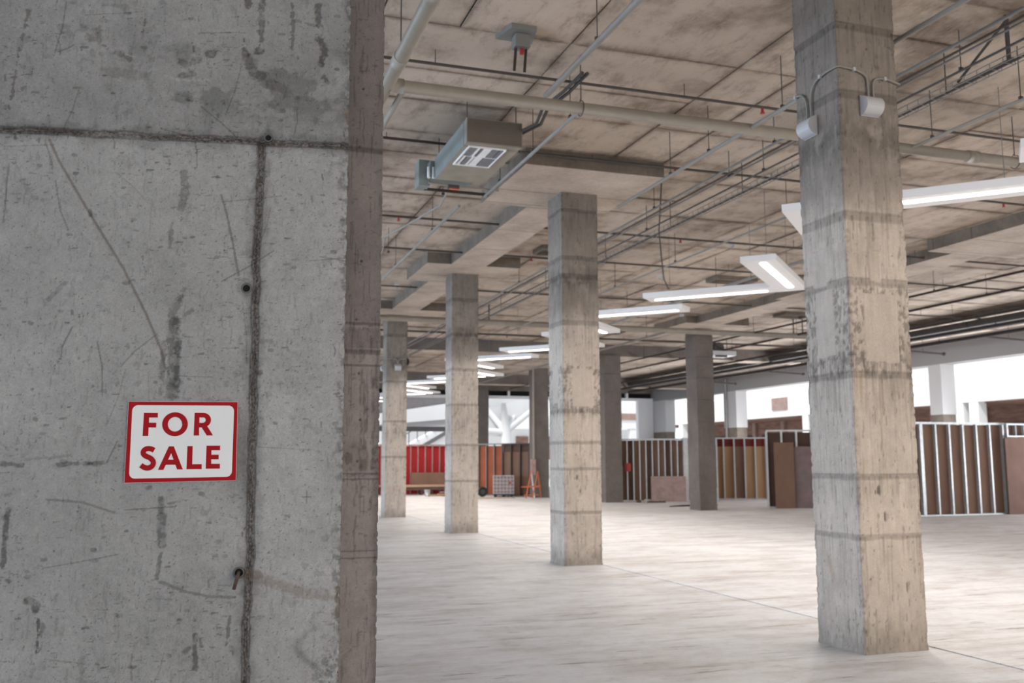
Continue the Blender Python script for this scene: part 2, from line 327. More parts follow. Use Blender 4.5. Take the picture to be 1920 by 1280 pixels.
    # rust brown rub by the right edge
    st_([(-.006, 2.62), (-.012, 2.66)], .012, .1, 0, .4, .01); st_([(-.01, .97), (-.008, .88)], .010, .35, .004, .5, .01)
    # seams: a rough fin of slurry between two sheets
    def seam(d, along, w, s):
        nonlocal T, D, G
        wob = (fbm(along*14, along*0+s, 4, s)-.5)*.016; w2 = w*(.75+.6*fbm(along*22, along*0, 3, s+1)); dd = np.abs(d+wob)
        core = 1-sm(w2*.55, w2, dd); rough = fbm(along*150, d*330, 4, s+2); lines = fbm(along*9, dd*420, 3, s+7)
        T *= 1-core*np.clip(.50-1.5*(rough-.52)-1.0*(lines-.5), -.15, .82); D += core*(-.004+.016*(rough-.35)); G = np.maximum(G, core*.14)
        ln = 1-sm(.0012, .0030, np.abs(dd-w2*.9)); T *= 1-.38*ln; D -= .003*ln
        halo = 1-sm(w*.8, w*3.6, dd+(fbm(along*30, d*30, 4, s+3)-.5)*.05); T *= 1-.27*halo
        bl = (1-sm(0, .030, dd))*sm(.62, .70, fbm(along*9, d*14, 3, s+5)); T *= 1-.38*bl; D += .004*bl*(rough-.4)
    seam(Z-2.524, U+3, .0125, 21)
    V0 = np.where(Z < 2.524, U+.3065+.004*np.sin(Z*4), 9.); seam(V0, Z, .0135, 31)
    T *= 1-.30*(1-sm(0, .09, np.abs(U+.335)))*(1-sm(1.45, 1.62, Z))*sm(1.2, 1.35, Z)
    # tie hole cavities
    for a, z, r in ((-.282, 2.541, .0150), (-.341, 1.997, .0165), (-.336, 1.032, .0175)):
        rr = np.hypot(U-a, Z-z); T *= 1-.8*(1-sm(r*.75, r*.95, rr)); D -= .02*(1-sm(r*.8, r, rr)); ring = np.exp(-((rr-r*1.35)/.004)**2); D += .002*ring; T *= 1-.22*(1-sm(r*1.4, r*2.6, rr))
    # worn right edge and the honeycombed corner low on the right
    e = -U; ch = fbm(Z*26, U*20, 5, 41); m_ = (1-sm(0, .03, e-(ch-.45)*.07))
    T *= 1-.40*m_*sm(.40, .6, fbm(U*60, Z*60, 4, 42)); D -= .008*m_*fbm(U*50, Z*50, 4, 43)
    zone = (1-sm(.04, .13, e+.05*(fbm(Z*8, U*8, 3, 44)-.5)))*(1-sm(.72, .81, Z))
    cell = fbm(U*85, Z*85, 4, 45); D -= zone*.008*sm(.35, .6, cell); T *= 1-zone*(.45*sm(.5, .62, cell)-.08); 
    T *= 1-.35*np.exp(-((U+.10-.04*np.sin(Z*30))**2/.0003+(Z-.76)**2/.004))
    D += .0016*(fbm(U*16, Z*16, 5, 50)-.5)+.0009*(fbm(U*90, Z*90, 3, 51)-.5)
    edgeshift = np.where(U > -.001, -(.001+.009*sm(.45, .75, fbm(Z*40, Z*0+2, 4, 60))), 0)
    Pn = np.stack([WO.x+WD.x*(U+edgeshift)+WN.x*D, WO.y+WD.y*(U+edgeshift)+WN.y*D, Z], -1).reshape(-1, 3)
    paint = np.stack([np.clip(T, .03, 1.5), np.clip(G, 0, 1), 0*T, 0*T+1], -1).reshape(-1, 4)
    root = empty('wall_left', (0, 0, 0), 0, 'grey cast concrete wall with dark slurry seams and scratches filling the left', None, None, 'structure')
    gridmesh('wall_face', Pn, len(us), len(zs), 'wall_concrete', paint, False, root)
    b_ = MB()                      # body behind the face
    q = [wp(-6, 0, -.006), wp(-.006, 0, -.012), wp(-.02, 0, -.10), wp(-6, 0, -.22)]
    b_.prism([(p.x, p.y) for p in q], 0, 5.35); b_.build('wall_core', 'wall_concrete', root)
    for (a, z, r) in ((-.282, 2.541, .0110), (-.341, 1.997, .0125), (-.336, 1.032, .0130)):
        s = MB(); n = 20
        ring = lambda rad, dep: [wp(a+rad*math.cos(2*math.pi*k/n), z+rad*math.sin(2*math.pi*k/n), dep) for k in range(n)]
        V = ring(r*1.45, .0015)+ring(r, .003)+ring(r*.9, -.045); F = [(i*n+k, i*n+(k+1) % n, (i+1)*n+(k+1) % n, (i+1)*n+k) for i in range(2) for k in range(n)]
        s.add(V, F); o = s.build('tie_hole', 'sleeve', root, (0, 0, 0), True)
        d = MB(); d.add(ring(r*.95, -.004), [tuple(range(n))]); d.build('hole_bottom', 'hole_black', o)
    rd = MB(); rd.tube([wp(-.336, 1.033, -.02), wp(-.337, 1.030, .012), wp(-.3405, 1.008, .035), wp(-.345, .985, .052)], [.0055, .0055, .0058, .0055], 10)
    for k in range(9):
        p = wp(-.337-.001*k, 1.026-.0048*k, .016+.0042*k); rd.tube([p, p+Vector((0, -.0006, -.0018))], .0068, 8)
    tag(rd.build('steel_rod', 'rust', root, (0, 0, 0), True), 'short dark ribbed steel rod bent down from the lowest tie hole')
near_wall()

# sheet-lined pier just behind the near wall's end
def pier():
    st = .004; Y = 3.47; x0, x1 = .40, .653; dp = .55
    zs = np.concatenate([[0, .3], np.arange(.56, 3.15, st), [3.2, 4.2, 5.35]])
    nx = int((x1-x0)/st)
    sx = list(np.linspace(x0, x1, nx)); per = [(x, Y, 0, -1) for x in sx]+[(x1, Y+d, 1, 0) for d in np.linspace(.02, dp, 12)]+[(x0, Y+dp, 0, 1)]
    per = np.array(per); U, Z = np.meshgrid(np.arange(len(per)), zs, indexing='ij'); X = per[U, 0]; Yy = per[U, 1]; nxn = per[U, 2]; nyn = per[U, 3]
    S_ = X+Yy*.7
    T = (.80+.34*fbm(S_*3, Z*1.8, 5, 70))*(1-.20*sm(1.88, 1.92, Z))*(1-.18*sm(2.55, 2.6, Z)); T *= .85+.3*fbm(S_*14, Z*10, 5, 71); D = .0015*(fbm(S_*40, Z*30, 4, 72)-.5); G = 0*T
    T *= 1-.3*sm(.62, .72, fbm(S_*130, Z*9, 4, 73)); T *= 1-.3*sm(.70, .78, fbm(S_*60, Z*90, 3, 74))
    for z, w in ((2.57, .012), (1.905, .006), (1.80, .010), (1.75, .004), (1.355, .004), (1.335, .003), (1.08, .003), (1.055, .003)):
        mk = 1-sm(w*.5, w*1.3, np.abs(Z-z+.006*(fbm(S_*30, Z*0, 3, 75)-.5))); T *= 1-.42*mk; D -= .002*mk
    rag = .02*fbm(S_*50, S_*0, 4, 76)
    z1 = sm(1.80, 1.83, Z+rag)*(1-sm(1.89, 1.905, Z+rag)); T *= 1-.38*z1*(.4+.9*fbm(S_*90, Z*18, 4, 77)); D += .004*z1*(fbm(S_*70, Z*40, 3, 78)-.5)
    led = np.exp(-((Z-1.815+rag*.6)/.006)**2); D += .006*led; T *= 1+.25*led
    z2 = sm(1.36, 1.37, Z)*(1-sm(1.44, 1.48, Z)); G = np.maximum(G, .30*z2*(1-sm(.60, .615, X)))
    T *= 1-.4*z2*sm(.50, .62, fbm(S_*40, Z*30, 4, 79))
    for c_, za, zb, w in ((.585, 1.30, 1.78, .006), (.60, 1.45, 1.62, .010), (.57, 1.05, 1.34, .005), (.63, 1.25, 1.70, .008), (.60, 1.36, 1.42, .018)):
        mk = (1-sm(w*.4, w, np.abs(X-c_+.02*(fbm(Z*20, Z*0, 3, 80)-.5))))*sm(za-.03, za, Z)*(1-sm(zb, zb+.05, Z)); T *= 1-.38*mk*sm(.3, .6, fbm(S_*60, Z*30, 4, 81))
    ed = 1-sm(0, .035, x1-X+(fbm(Z*30, Z*0, 4, 82)-.5)*.03); T *= 1-.30*ed*(1-sm(1.7, 1.8, Z)); T *= 1-.12*ed
    for z in (2.81, 2.58, 2.14, 1.92, 1.72, 1.55, 1.40):
        rr = np.hypot(X-.572-.01*math.sin(z*9), Z-z); T *= 1-.65*(1-sm(.003, .006, rr)); D -= .004*(1-sm(.003, .006, rr))
    Pn = np.stack([X+nxn*D-.0*X, Yy+nyn*D, Z], -1); cut = (U == nx-1); Pn[..., 0] -= np.where(cut, .006*sm(.5, .8, fbm(Z*50, Z*0, 4, 83)), 0)
    paint = np.stack([np.clip(T, .05, 1.5), G, 0*T, 0*T+1], -1).reshape(-1, 4)
    root = gridmesh('wall_pier', Pn.reshape(-1, 3), len(per), len(zs), 'pier_concrete', paint)
    tag(root, 'brownish concrete wall end with drip stains directly behind the grey wall', None, None, 'structure')
pier()

# ------------------------------------------------------------------ sign
def sign():
    root = empty('for_sale_sign', tuple(wp(-.535, 1.335, .004)), WA, 'red and white rectangular FOR SALE sign mounted on the grey concrete wall', 'sign')
    def px(x, y):   # drawing units -> sign plane (m), origin bottom centre
        v = (1150-y)/1062*.267; u = (x-118-(y-92)*-.012)/1462*.354-.177
        return u, v
    def flat(name, mat, polys, y0, th, smooth=False):
        s = MB()
        for i, pl in enumerate(polys):
            pts = [px(*p) for p in pl]; yy = y0-.00004*i; n = len(pts)
            a = sum(pts[k][0]*pts[(k+1) % n][1]-pts[(k+1) % n][0]*pts[k][1] for k in range(n))
            if a < 0: pts = pts[::-1]
            s.add([(u, yy, v) for u, v in pts]+[(u, yy-th, v) for u, v in pts],
                  [tuple(range(n-1, -1, -1)), tuple(range(n, 2*n))]+[(k, (k+1) % n, n+(k+1) % n, n+k) for k in range(n)])
        return s.build(name, mat, root)
    flat('backing_board', 'sign_edge', [[(130, 90), (1589, 86), (1585, 1142), (108, 1166)]], 0, .006)
    flat('red_border', 'sign_red', [[(134, 94), (1585, 90), (1581, 1138), (112, 1162)]], -.006, .0003)
    def rr(x0, y0, x1, y1, r):
        out = []
        for cx, cy, a in ((x1-r, y0+r, -90), (x1-r, y1-r, 0), (x0+r, y1-r, 90), (x0+r, y0+r, 180)):
            for k in range(9):
                q = math.radians(a+k*90/8); out.append((cx+r*math.cos(q), cy+r*math.sin(q)))
        return out
    pan = [(x+(-(y-130)*.014), y-(x-170)*.012*(y/1120)) for x, y in rr(184, 141, 1540, 1108, 76)]
    flat('white_panel', 'sign_white', [pan], -.0064, .0003)
    polys = {}
    polys['letter_f'] = [[(338, 242), (522, 242), (522, 304), (408, 304), (408, 372), (505, 372), (505, 436), (406, 436), (404, 548), (330, 548)]]
    def ringq(cx, cy, rx, ry, ix, iy, a0, a1, n):
        out = []
        for k in range(n):
            a, c = math.radians(a0+(a1-a0)*k/n), math.radians(a0+(a1-a0)*(k+1)/n)
            out.append([(cx+rx*math.cos(a), cy+ry*math.sin(a)), (cx+rx*math.cos(c), cy+ry*math.sin(c)), (cx+ix*math.cos(c), cy+iy*math.sin(c)), (cx+ix*math.cos(a), cy+iy*math.sin(a))])
        return out
    polys['letter_o'] = ringq(753, 392, 170, 159, 95, 97, 0, 360, 40)
    polys['letter_r'] = [[(1010, 238), (1130, 238), (1130, 300), (1076, 300), (1076, 372), (1130, 372), (1130, 434), (1074, 434), (1076, 542), (1004, 542)]]+ringq(1126, 335, 105, 97, 34, 36, -90, 90, 16)+[[(1108, 432), (1180, 412), (1262, 540), (1180, 541)]]
    pts = [(488, 737), (452, 720), (410, 714), (372, 724), (348, 752), (350, 786), (380, 812), (425, 832), (462, 858), (483, 896), (474, 936), (443, 962), (402, 970), (360, 958), (322, 934)]
    cr = []
    for i in range(len(pts)-1):
        p0, p1, p2, p3 = pts[max(i-1, 0)], pts[i], pts[i+1], pts[min(i+2, len(pts)-1)]
        for k in range(4):
            q = k/4; cr.append(tuple(.5*(2*p1[j]+(p2[j]-p0[j])*q+(2*p0[j]-5*p1[j]+4*p2[j]-p3[j])*q*q+(3*p1[j]-p0[j]-3*p2[j]+p3[j])*q**3) for j in (0, 1)))
    cr.append(pts[-1]); L, Rr = [], []
    for i, p in enumerate(cr):
        a, c = cr[max(i-1, 0)], cr[min(i+1, len(cr)-1)]; dx, dy = c[0]-a[0], c[1]-a[1]; d = math.hypot(dx, dy); nx_, ny_ = -dy/d, dx/d
        L.append((p[0]+nx_*34, p[1]+ny_*34)); Rr.append((p[0]-nx_*34, p[1]-ny_*34))
    polys['letter_s'] = [[L[i], L[i+1], Rr[i+1], Rr[i]] for i in range(len(cr)-1)]
    polys['letter_a'] = [[(680, 685), (712, 685), (712, 776), (617, 995), (545, 995)], [(712, 685), (745, 685), (872, 990), (797, 990), (712, 776)], [(655, 862), (762, 862), (775, 928), (630, 928)]]
    polys['letter_l'] = [[(925, 682), (995, 682), (995, 922), (1122, 922), (1122, 988), (920, 988)]]
    polys['letter_e'] = [[(1180, 676), (1362, 676), (1362, 738), (1247, 738), (1247, 797), (1345, 797), (1345, 858), (1247, 858), (1247, 918), (1365, 918), (1365, 982), (1175, 982)]]
    for k, v in polys.items(): flat(k, 'sign_red', v, -.0067, .0003)
sign()

# ------------------------------------------------------------------ columns
BANDS = [4.78, 4.22, 3.25, 2.74, 2.03, 1.27, .83]
def column(x, y, w, d, H, res, label, seed, patches=False, dark=False, group=None, bands=BANDS):
    n1 = max(3, int(w/res)); n2 = max(3, int(d/res)); per = []
    for k in range(n1): per.append((k/n1*w, 0, 0, -1))
    for k in range(n2): per.append((w, k/n2*d, 1, 0))
    for k in range(n1): per.append((w-k/n1*w, d, 0, 1))
    for k in range(n2): per.append((0, d-k/n2*d, -1, 0))
    per = np.array(per)
    for i in (0, n1, n1+n2, 2*n1+n2): per[i, 2:] = (per[i, 2:]+per[i-1, 2:])*.707
    zs = np.linspace(0, H, int(H/res)+1); U, Z = np.meshgrid(np.arange(len(per)), zs, indexing='ij')
    X, Yy, NX, NY = per[U, 0], per[U, 1], per[U, 2], per[U, 3]; s = X*1.13+Yy*1.37+seed*2.71; front = (np.abs(NY) > .5)*(Yy < d*.5)
    T = .86+.28*fbm(s*3, Z*2, 5, seed); T *= .88+.24*fbm(s*12, Z*9, 5, seed+1)
    T *= 1-.20*sm(.60, .74, fbm(s*55, Z*2.2, 5, seed+2)); T *= 1-.35*sm(.70, .78, fbm(s*60, Z*10, 4, seed+3))
    D = .003*(fbm(s*18, Z*8, 5, seed+4)-.5)-.0025*sm(.60, .74, fbm(s*55, Z*2.2, 5, seed+2)); G = 0*T
    for i, z in enumerate(bands):
        z = z+.0
        wv = .027+.009*math.sin(i*7+seed); mk = 1-sm(wv*.7, wv*1.25, np.abs(Z-z+.02*(fbm(s*6, Z*0, 3, seed+5+i)-.5)))
        T *= 1-(.22+.14*fbm(s*14, Z*9, 3, seed+i))*mk; D -= .002*mk
        ln = 1-sm(.003, .009, np.abs(Z-z-wv)); T *= 1-.22*ln
        dr = sm(z-.35, z, Z)*(1-sm(z, z+.01, Z)); T *= 1-.25*dr*sm(.56, .7, fbm(s*50, Z*1.2, 4, seed+20+i))
    # weathered, honeycombed band high up
    hz = np.exp(-((Z-3.85-.1*fbm(s*3, Z*0, 3, seed))/.17)**2); T *= 1-.38*hz*sm(.3, .6, fbm(s*14, Z*9, 5, seed+7)); D -= .007*hz*fbm(s*26, Z*22, 4, seed+8)
    T *= 1-.20*sm(4.3, 4.8, Z); T *= 1-.50*sm(3.15, 3.6, Z+.25*(fbm(s*6, Z*2, 3, seed+33)-.5))  # darker upper pour, with the shade above the lamps painted in
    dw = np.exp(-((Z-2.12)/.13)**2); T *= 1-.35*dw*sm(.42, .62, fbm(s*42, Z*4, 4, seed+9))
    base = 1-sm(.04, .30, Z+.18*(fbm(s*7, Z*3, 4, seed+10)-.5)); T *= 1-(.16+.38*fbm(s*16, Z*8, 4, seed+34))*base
    foot = 1-sm(0, .04, Z); D += .010*foot*fbm(s*9, Z*4, 3, seed+30)
    ex = np.minimum(X, w-X); ey = np.minimum(Yy, d-Yy); e = np.maximum(ex*(np.abs(NY) > .5), ey*(np.abs(NX) > .5)); e = np.where((np.abs(NX) > .6) & (np.abs(NY) > .6), 0, e)
    chn = fbm(Z*24, s*5, 5, seed+11); chip = (1-sm(.0, .018, e-.03*sm(.52, .75, chn)))*sm(.42, .60, chn)
    D -= .006*chip; T *= 1-.30*chip*sm(.3, .7, fbm(s*50, Z*50, 3, seed+12)); T *= 1-.10*(1-sm(0, .02, e))
    T *= 1-.45*sm(.79, .85, fbm(s*38, Z*30, 3, seed+13))
    if patches:
        def rect(face, a0, a1, z0, z1, coord):
            r = .012*(fbm(s*12, Z*8, 3, seed+14)-.5)
            return face*sm(a0, a0+.008, coord+r)*(1-sm(a1-.008, a1, coord+r))*sm(z0, z0+.012, Z+r*2)*(1-sm(z1-.012, z1, Z+r*2))
        left = (NX < -.5)*1.
        patches_ = [(front*1., .13, .45, 2.12, 2.66, X), (front*1., .20, .31, 2.74, 3.0, X), (left, d-.40, d-.17, 2.18, 2.72, d-Yy), (left, .12, .30, 2.74, 3.05, d-Yy)]
        rough = sm(1.95, 2.1, Z)*(1-sm(2.66, 2.76, Z)); hc = fbm(s*34, Z*22, 4, seed+15)
        pm = np.zeros_like(T)
        for fc, a0, a1, z0, z1, cc in patches_: pm = np.maximum(pm, rect(fc, a0, a1, z0, z1, cc))
        T *= 1-(1-pm)*rough*.42*sm(.52, .64, hc); D -= (1-pm)*rough*.0045*sm(.45, .6, hc)
        T = T*(1-pm)+pm*(.92+.1*fbm(s*6, Z*4, 3, seed+16)); D = D*(1-pm)+.003*pm; D -= .004*np.exp(-((pm-.5)/.2)**2); T *= 1-.3*np.exp(-((pm-.5)/.22)**2)
        st1 = np.exp(-((X-.255+.015*np.sin(Z*9))/.005)**2)*front*sm(1.0, 1.4, Z)*(1-sm(2.0, 2.05, Z)); G = np.maximum(G, .5*st1)
        st2 = np.exp(-((X-.07)/.025)**2)*front*sm(1.65, 2.0, Z)*(1-sm(2.0, 2.1, Z)); G = np.maximum(G, .35*st2)
        for (a, z, r1, r2) in ((.19, 1.17, .022, .05), (.16, 1.16, .012, .02), (.235, .98, .012, .045), (.40, .46, .008, .05)):
            rr = np.hypot((X-a)/r1, (Z-z)/r2); mk = front*(1-sm(.5, .9, rr+.6*(fbm(s*40, Z*40, 3, 99)-.5))); T *= 1-.6*mk; D -= .01*mk
        br = left*np.exp(-(((d-Yy)-.14-.35*(.72-Z))/.03)**2-((Z-.6)/.10)**2); G = np.maximum(G, .45*br)
    P_ = np.stack([x+X+NX*D, y+Yy+NY*D, Z], -1).reshape(-1, 3)
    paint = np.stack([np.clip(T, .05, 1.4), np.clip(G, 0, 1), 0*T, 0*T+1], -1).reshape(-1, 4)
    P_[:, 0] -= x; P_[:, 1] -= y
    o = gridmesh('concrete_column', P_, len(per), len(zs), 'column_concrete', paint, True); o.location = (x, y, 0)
    return tag(o, label, 'column', group)
HB = 5.14
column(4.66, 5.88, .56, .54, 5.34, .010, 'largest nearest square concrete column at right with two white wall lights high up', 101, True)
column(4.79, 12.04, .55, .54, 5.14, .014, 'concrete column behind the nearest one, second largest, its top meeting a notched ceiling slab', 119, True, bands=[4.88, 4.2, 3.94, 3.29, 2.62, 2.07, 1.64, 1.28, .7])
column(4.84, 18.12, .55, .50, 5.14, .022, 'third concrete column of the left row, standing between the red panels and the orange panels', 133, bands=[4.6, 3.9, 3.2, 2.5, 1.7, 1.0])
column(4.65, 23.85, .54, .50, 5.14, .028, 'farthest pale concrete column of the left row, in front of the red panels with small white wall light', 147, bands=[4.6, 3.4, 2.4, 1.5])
RC = []
def dcol(x, y, w, d, H, lab, seed):
    s = MB(); nz = 24; rnd = random.Random(seed); z = 0; k = 0
    while z < H-.01:      # pour lifts stand slightly proud of each other
        z1 = min(H, z+.62); e = rnd.uniform(-.006, .006)
        s.box(-e, w+e, -e, d+e, z, z1-.015); s.box(.012, w-.012, .012, d-.012, z1-.015, z1); z = z1
    o = s.build('concrete_column', 'dark_column_concrete', None, (0, 0, 0)); o.location = (x, y, 0); tag(o, lab, 'column'); return o
dcol(13.55, 23.8, .55, .6, 5.14, 'dark concrete column right of the stud walls centre, tallest of the right row, before the white fascia', 1)
dcol(13.22, 29.45, .62, .6, 4.97, 'dark concrete column directly behind the second largest column, right edge showing', 2)
dcol(12.45, 34.3, .58, .6, 4.97, 'dark concrete column with a thin pipe, beside the orange folding trestle', 3)
dcol(13.69, 46.2, .6, .5, 5.1, 'small dark concrete column at the far opening, right of the third pale column', 4)
for i, (x, y) in enumerate([(13.5, 18)]): dcol(x, y, .55, .55, 5.14, ['concrete column of the right row hidden behind the nearest column', 'concrete column of the right row beyond the right frame edge', 'nearest concrete column of the right row beyond the frame'][i], 9+i)

# ------------------------------------------------------------------ floor
fl = empty('floor', (0, 0, 0), 0, 'pale dusty concrete floor with a long saw cut joint along the columns', None, None, 'structure')
ys = [-9, 3.2, 12.9, 22.6, 32.4, 47.3]
for i in range(5):
    y0, y1 = ys[i]+.004, ys[i+1]-.004
    MB().box(-14, 5.318, y0, y1, -.12, 0).build('floor_slab', 'floor_left', fl)
    MB().box(5.34, 24.6, y0, y1, -.12, .002).build('floor_slab', 'floor_right', fl)
MB().box(-14, 24.6, -9, 47.3, -.3, -.13).build('subfloor', 'slab_joint', fl)

# ------------------------------------------------------------------ ceiling: slab, sheets imprinted one by one, drops
ce = empty('ceiling', (0, 0, 5.35), 0, 'bare brown concrete ceiling imprinted with formwork sheets', None, None, 'structure')
MB().box(-14, 24.6, -9, 47.3, 5.372, 5.8).build('ceiling_slab', 'slab_joint', ce, (0, 0, 5.35))
def drop_free(x0, x1, y0, y1): return True
def vis(x, y):
    v = Vector((x, y, 5.35-1.4)); z = v.dot(fw)
    if z < 1: return False
    sx = 960+1777.9*v.dot(rt)/z; sy = 640-1777.9*v.dot(up)/z
    return 560 < sx < 2100 and -160 < sy
rp = random.Random(11); cells = []
xl = [3.3+1.83*i for i in range(-9, 12)]; yl = [8.0+1.83*i for i in range(-8, 22)]
for i in range(len(xl)-1):
    for j in range(len(yl)-1):
        x0, x1, y0, y1 = xl[i], xl[i+1], yl[j], yl[j+1]; r = rp.random()
        if r < .45: cells.append((x0, x1, y0, y1))
        elif r < .85:
            m_ = y0+(y1-y0)*rp.choice([.4, .55, .6]); cells += [(x0, x1, y0, m_), (x0, x1, m_, y1)]
        else:
            m_ = x0+(x1-x0)*rp.choice([.4, .5, .6]); cells += [(x0, m_, y0, y1), (m_, x1, y0, y1)]
cells.sort(key=lambda c: math.hypot((c[0]+c[1])/2, (c[2]+c[3])/2))
near = [c for c in cells if vis((c[0]+c[1])/2, (c[2]+c[3])/2) or vis(c[0], c[3]) or vis(c[1], c[3])][:290]; ns = set(near)
def sheet(s, c):
    g = rp.uniform(.005, .014); z = 5.35+rp.uniform(-.007, .007); x0, x1, y0, y1 = c[0]+g, c[1]-g, c[2]+g, c[3]-g
    t_ = [rp.uniform(-.004, .004) for _ in range(4)]
    s.add([(x0, y0, z+t_[0]), (x1, y0, z+t_[1]), (x1, y1, z+t_[2]), (x0, y1, z+t_[3]), (x0, y0, 5.375), (x1, y0, 5.375), (x1, y1, 5.375), (x0, y1, 5.375)],
          [(3, 2, 1, 0), (4, 5, 6, 7), (0, 1, 5, 4), (1, 2, 6, 5), (2, 3, 7, 6), (3, 0, 4, 7)])
for c in near:
    s = MB(); sheet(s, c); s.build('ceiling_panel', 'ceiling_panel', ce, (0, 0, 5.35))
s = MB()
for c in cells:
    if c not in ns: sheet(s, c)
tag(s.build('ceiling_panel', 'ceiling_panel', ce, (0, 0, 5.35)), 'remaining formwork sheets farther off', None, None, 'stuff')
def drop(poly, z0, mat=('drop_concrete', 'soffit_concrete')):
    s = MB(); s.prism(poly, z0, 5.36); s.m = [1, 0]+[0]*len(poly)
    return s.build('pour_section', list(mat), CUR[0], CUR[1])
CUR = [None, None]
def newdrop(x, y, lab):
    CUR[1] = (x, y, 5.14); CUR[0] = empty('drop_beam', CUR[1], 0, lab, None, None, 'structure')
def seg(name, x0, x1, y0, y1, z0=5.14): drop([(x0, y0), (x1, y0), (x1, y1), (x0, y1)], z0)
def rowdrop(xc, caps, nx0, nx1):
    last = None
    for (x0, x1, y0, y1) in caps:
        # each cap in three pours with open joints
        newdrop((x0+x1)/2, (y0+y1)/2, 'wide concrete drop panel under the ceiling over a column')
        for a, b_ in ((0, .6), (.6, .94), (.94, 1)):
            seg('c', x0, x1, y0+(y1-y0)*a+(.006 if a else 0), y0+(y1-y0)*b_-.006)
        if last is not None:
            n = 3; L = (y0-last)/n; newdrop((nx0+nx1)/2, (y0+last)/2, 'narrow concrete drop strip between two column caps')
            for k in range(n): seg('n', nx0, nx1, last+L*k+.006, last+L*(k+1)-.006)
        last = y1
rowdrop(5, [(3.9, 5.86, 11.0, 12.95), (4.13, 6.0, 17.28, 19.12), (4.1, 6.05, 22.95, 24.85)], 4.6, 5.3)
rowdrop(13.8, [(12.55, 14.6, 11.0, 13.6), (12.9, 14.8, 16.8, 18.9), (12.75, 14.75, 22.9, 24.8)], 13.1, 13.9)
def xbeam(x0, x1, y0, y1, z0):
    n = max(1, int((x1-x0)/3.1)); L = (x1-x0)/n; newdrop((x0+x1)/2, y0, 'dark concrete cross beam under the ceiling')
    for k in range(n): drop([(x0+L*k+.005, y0), (x0+L*(k+1)-.005, y0), (x0+L*(k+1)-.005, y1), (x0+L*k+.005, y1)], z0, BEAM)
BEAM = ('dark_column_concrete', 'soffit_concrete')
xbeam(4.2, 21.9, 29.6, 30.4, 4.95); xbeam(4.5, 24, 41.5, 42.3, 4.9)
# small hatch frames let into the ceiling
for (x, y, w, d) in ((6.0, 16.0, .9, .55), (10.6, 17.6, 1.0, .5), (15.0, 21.5, .9, .6), (11.5, 26, .9, .6)):
    newdrop(x+w/2, y+d/2, 'shallow concrete hatch frame in the ceiling')
    for q in ((x, x+w, y, y+.04), (x, x+w, y+d-.04, y+d), (x, x+.04, y+.04, y+d-.04), (x+w-.04, x+w, y+.04, y+d-.04)): MB().box(*q, 5.26, 5.345).build('frame_side', 'drop_concrete', CUR[0], CUR[1])
    MB().box(x+.04, x+w-.04, y+.04, y+d-.04, 5.325, 5.34).build('hatch_cover', 'drop_concrete', CUR[0], CUR[1])

# ------------------------------------------------------------------ right and back walls of the hall
wr = empty('wall_right', (24, 25, 0), 0, 'white painted fascia with pillars open to the bright atrium', None, None, 'structure')
O_ = (24, 25, 0)
MB().box(24, 24.55, 8, 47.3, 4.6, 5.9).build('fascia', 'fascia_paint', wr, O_)
for (y0, y1) in ((13, 13.6), (25.75, 26.32), (38.6, 39.7), (45.6, 47.2)):
    MB().box(24.02, 24.6, y0, y1, 2.9, 4.6).build('pillar', 'pillar_paint', wr, O_)
    MB().box(24.04, 24.58, y0+.02, y1-.02, 0, 2.9).build('pillar_base', 'drop_concrete', wr, O_)
MB().tube([(23.93, 39.35, 0), (23.93, 39.35, 5.2)], .06).build('down_pipe', 'steel', wr, O_)
wb = empty('wall_back', (12, 47, 0), 0, 'far end wall with white lintel and black vent gaps', None, None, 'structure'); O_ = (12, 47, 0)
MB().box(2, 24, 47.0, 47.3, 4.62, 4.76).build('lintel', 'white_wall', wb, O_)
MB().box(2, 24, 47.0, 47.3, 5.02, 5.4).build('upper_band', 'drop_concrete', wb, O_)
MB().box(2, 24, 47.28, 47.5, 4.76, 5.02).build('vent_gap', 'black_gap', wb, O_)
for x in (15.6, 17.6, 19.6, 22.4, 12.5, 9.5): MB().box(x, x+.1, 46.98, 47.2, 4.76, 5.02).build('vent_post', 'white_wall', wb, O_)
MB().box(23.1, 24, 47.0, 47.3, 0, 4.62).build('end_pillar', 'white_wall', wb, O_)
MB().box(5.6, 7.4, 47.0, 47.3, 0, 4.62).build('end_pillar', 'drop_concrete', wb, O_)
wf = MB().box(-14.2, -14, 41, 47.3, 0, 5.35).build('wall_front', 'drop_concrete'); tag(wf, 'far left corner wall', None, None, 'structure')

# ------------------------------------------------------------------ atrium beyond
MB().box(24.6, 60, -10, 90, -.3, -.02).build('outer_ground', 'atrium_floor').__setitem__('kind', 'structure')
MB().box(-14, 24.6, 47.3, 90, -.3, -.02).build('outer_ground', 'atrium_floor').__setitem__('kind', 'structure')
g = empty('gallery_building', (34, 45, 0), 0, 'white gallery building with brown upper windows across the atrium, right', 'building'); O_ = (34, 45, 0)
MB().box(34, 34.4, 8, 68, 4.0, 5.35).build('balcony_band', 'atrium_white', g, O_)
MB().box(34.2, 34.6, 8, 68, 5.35, 9).build('upper_wall', 'atrium_white', g, O_)
MB().box(37.5, 37.8, 8, 68, 0, 4).build('shop_wall', 'brick', g, O_)
MB().box(34.4, 37.8, 8, 68, 3.95, 4.05).build('soffit', 'brick', g, O_)
for y in (13, 22.5, 34.3, 35.2, 47.0, 54.5, 62): MB().box(34.02, 34.5, y, y+.55, 0, 4.0).build('pillar', 'atrium_white', g, O_)
for k in range(17):
    y = 10+k*3.4; MB().box(37.3, 37.48, y, y+.35, 0, 3.95).build('pier', 'pink_board', g, O_)
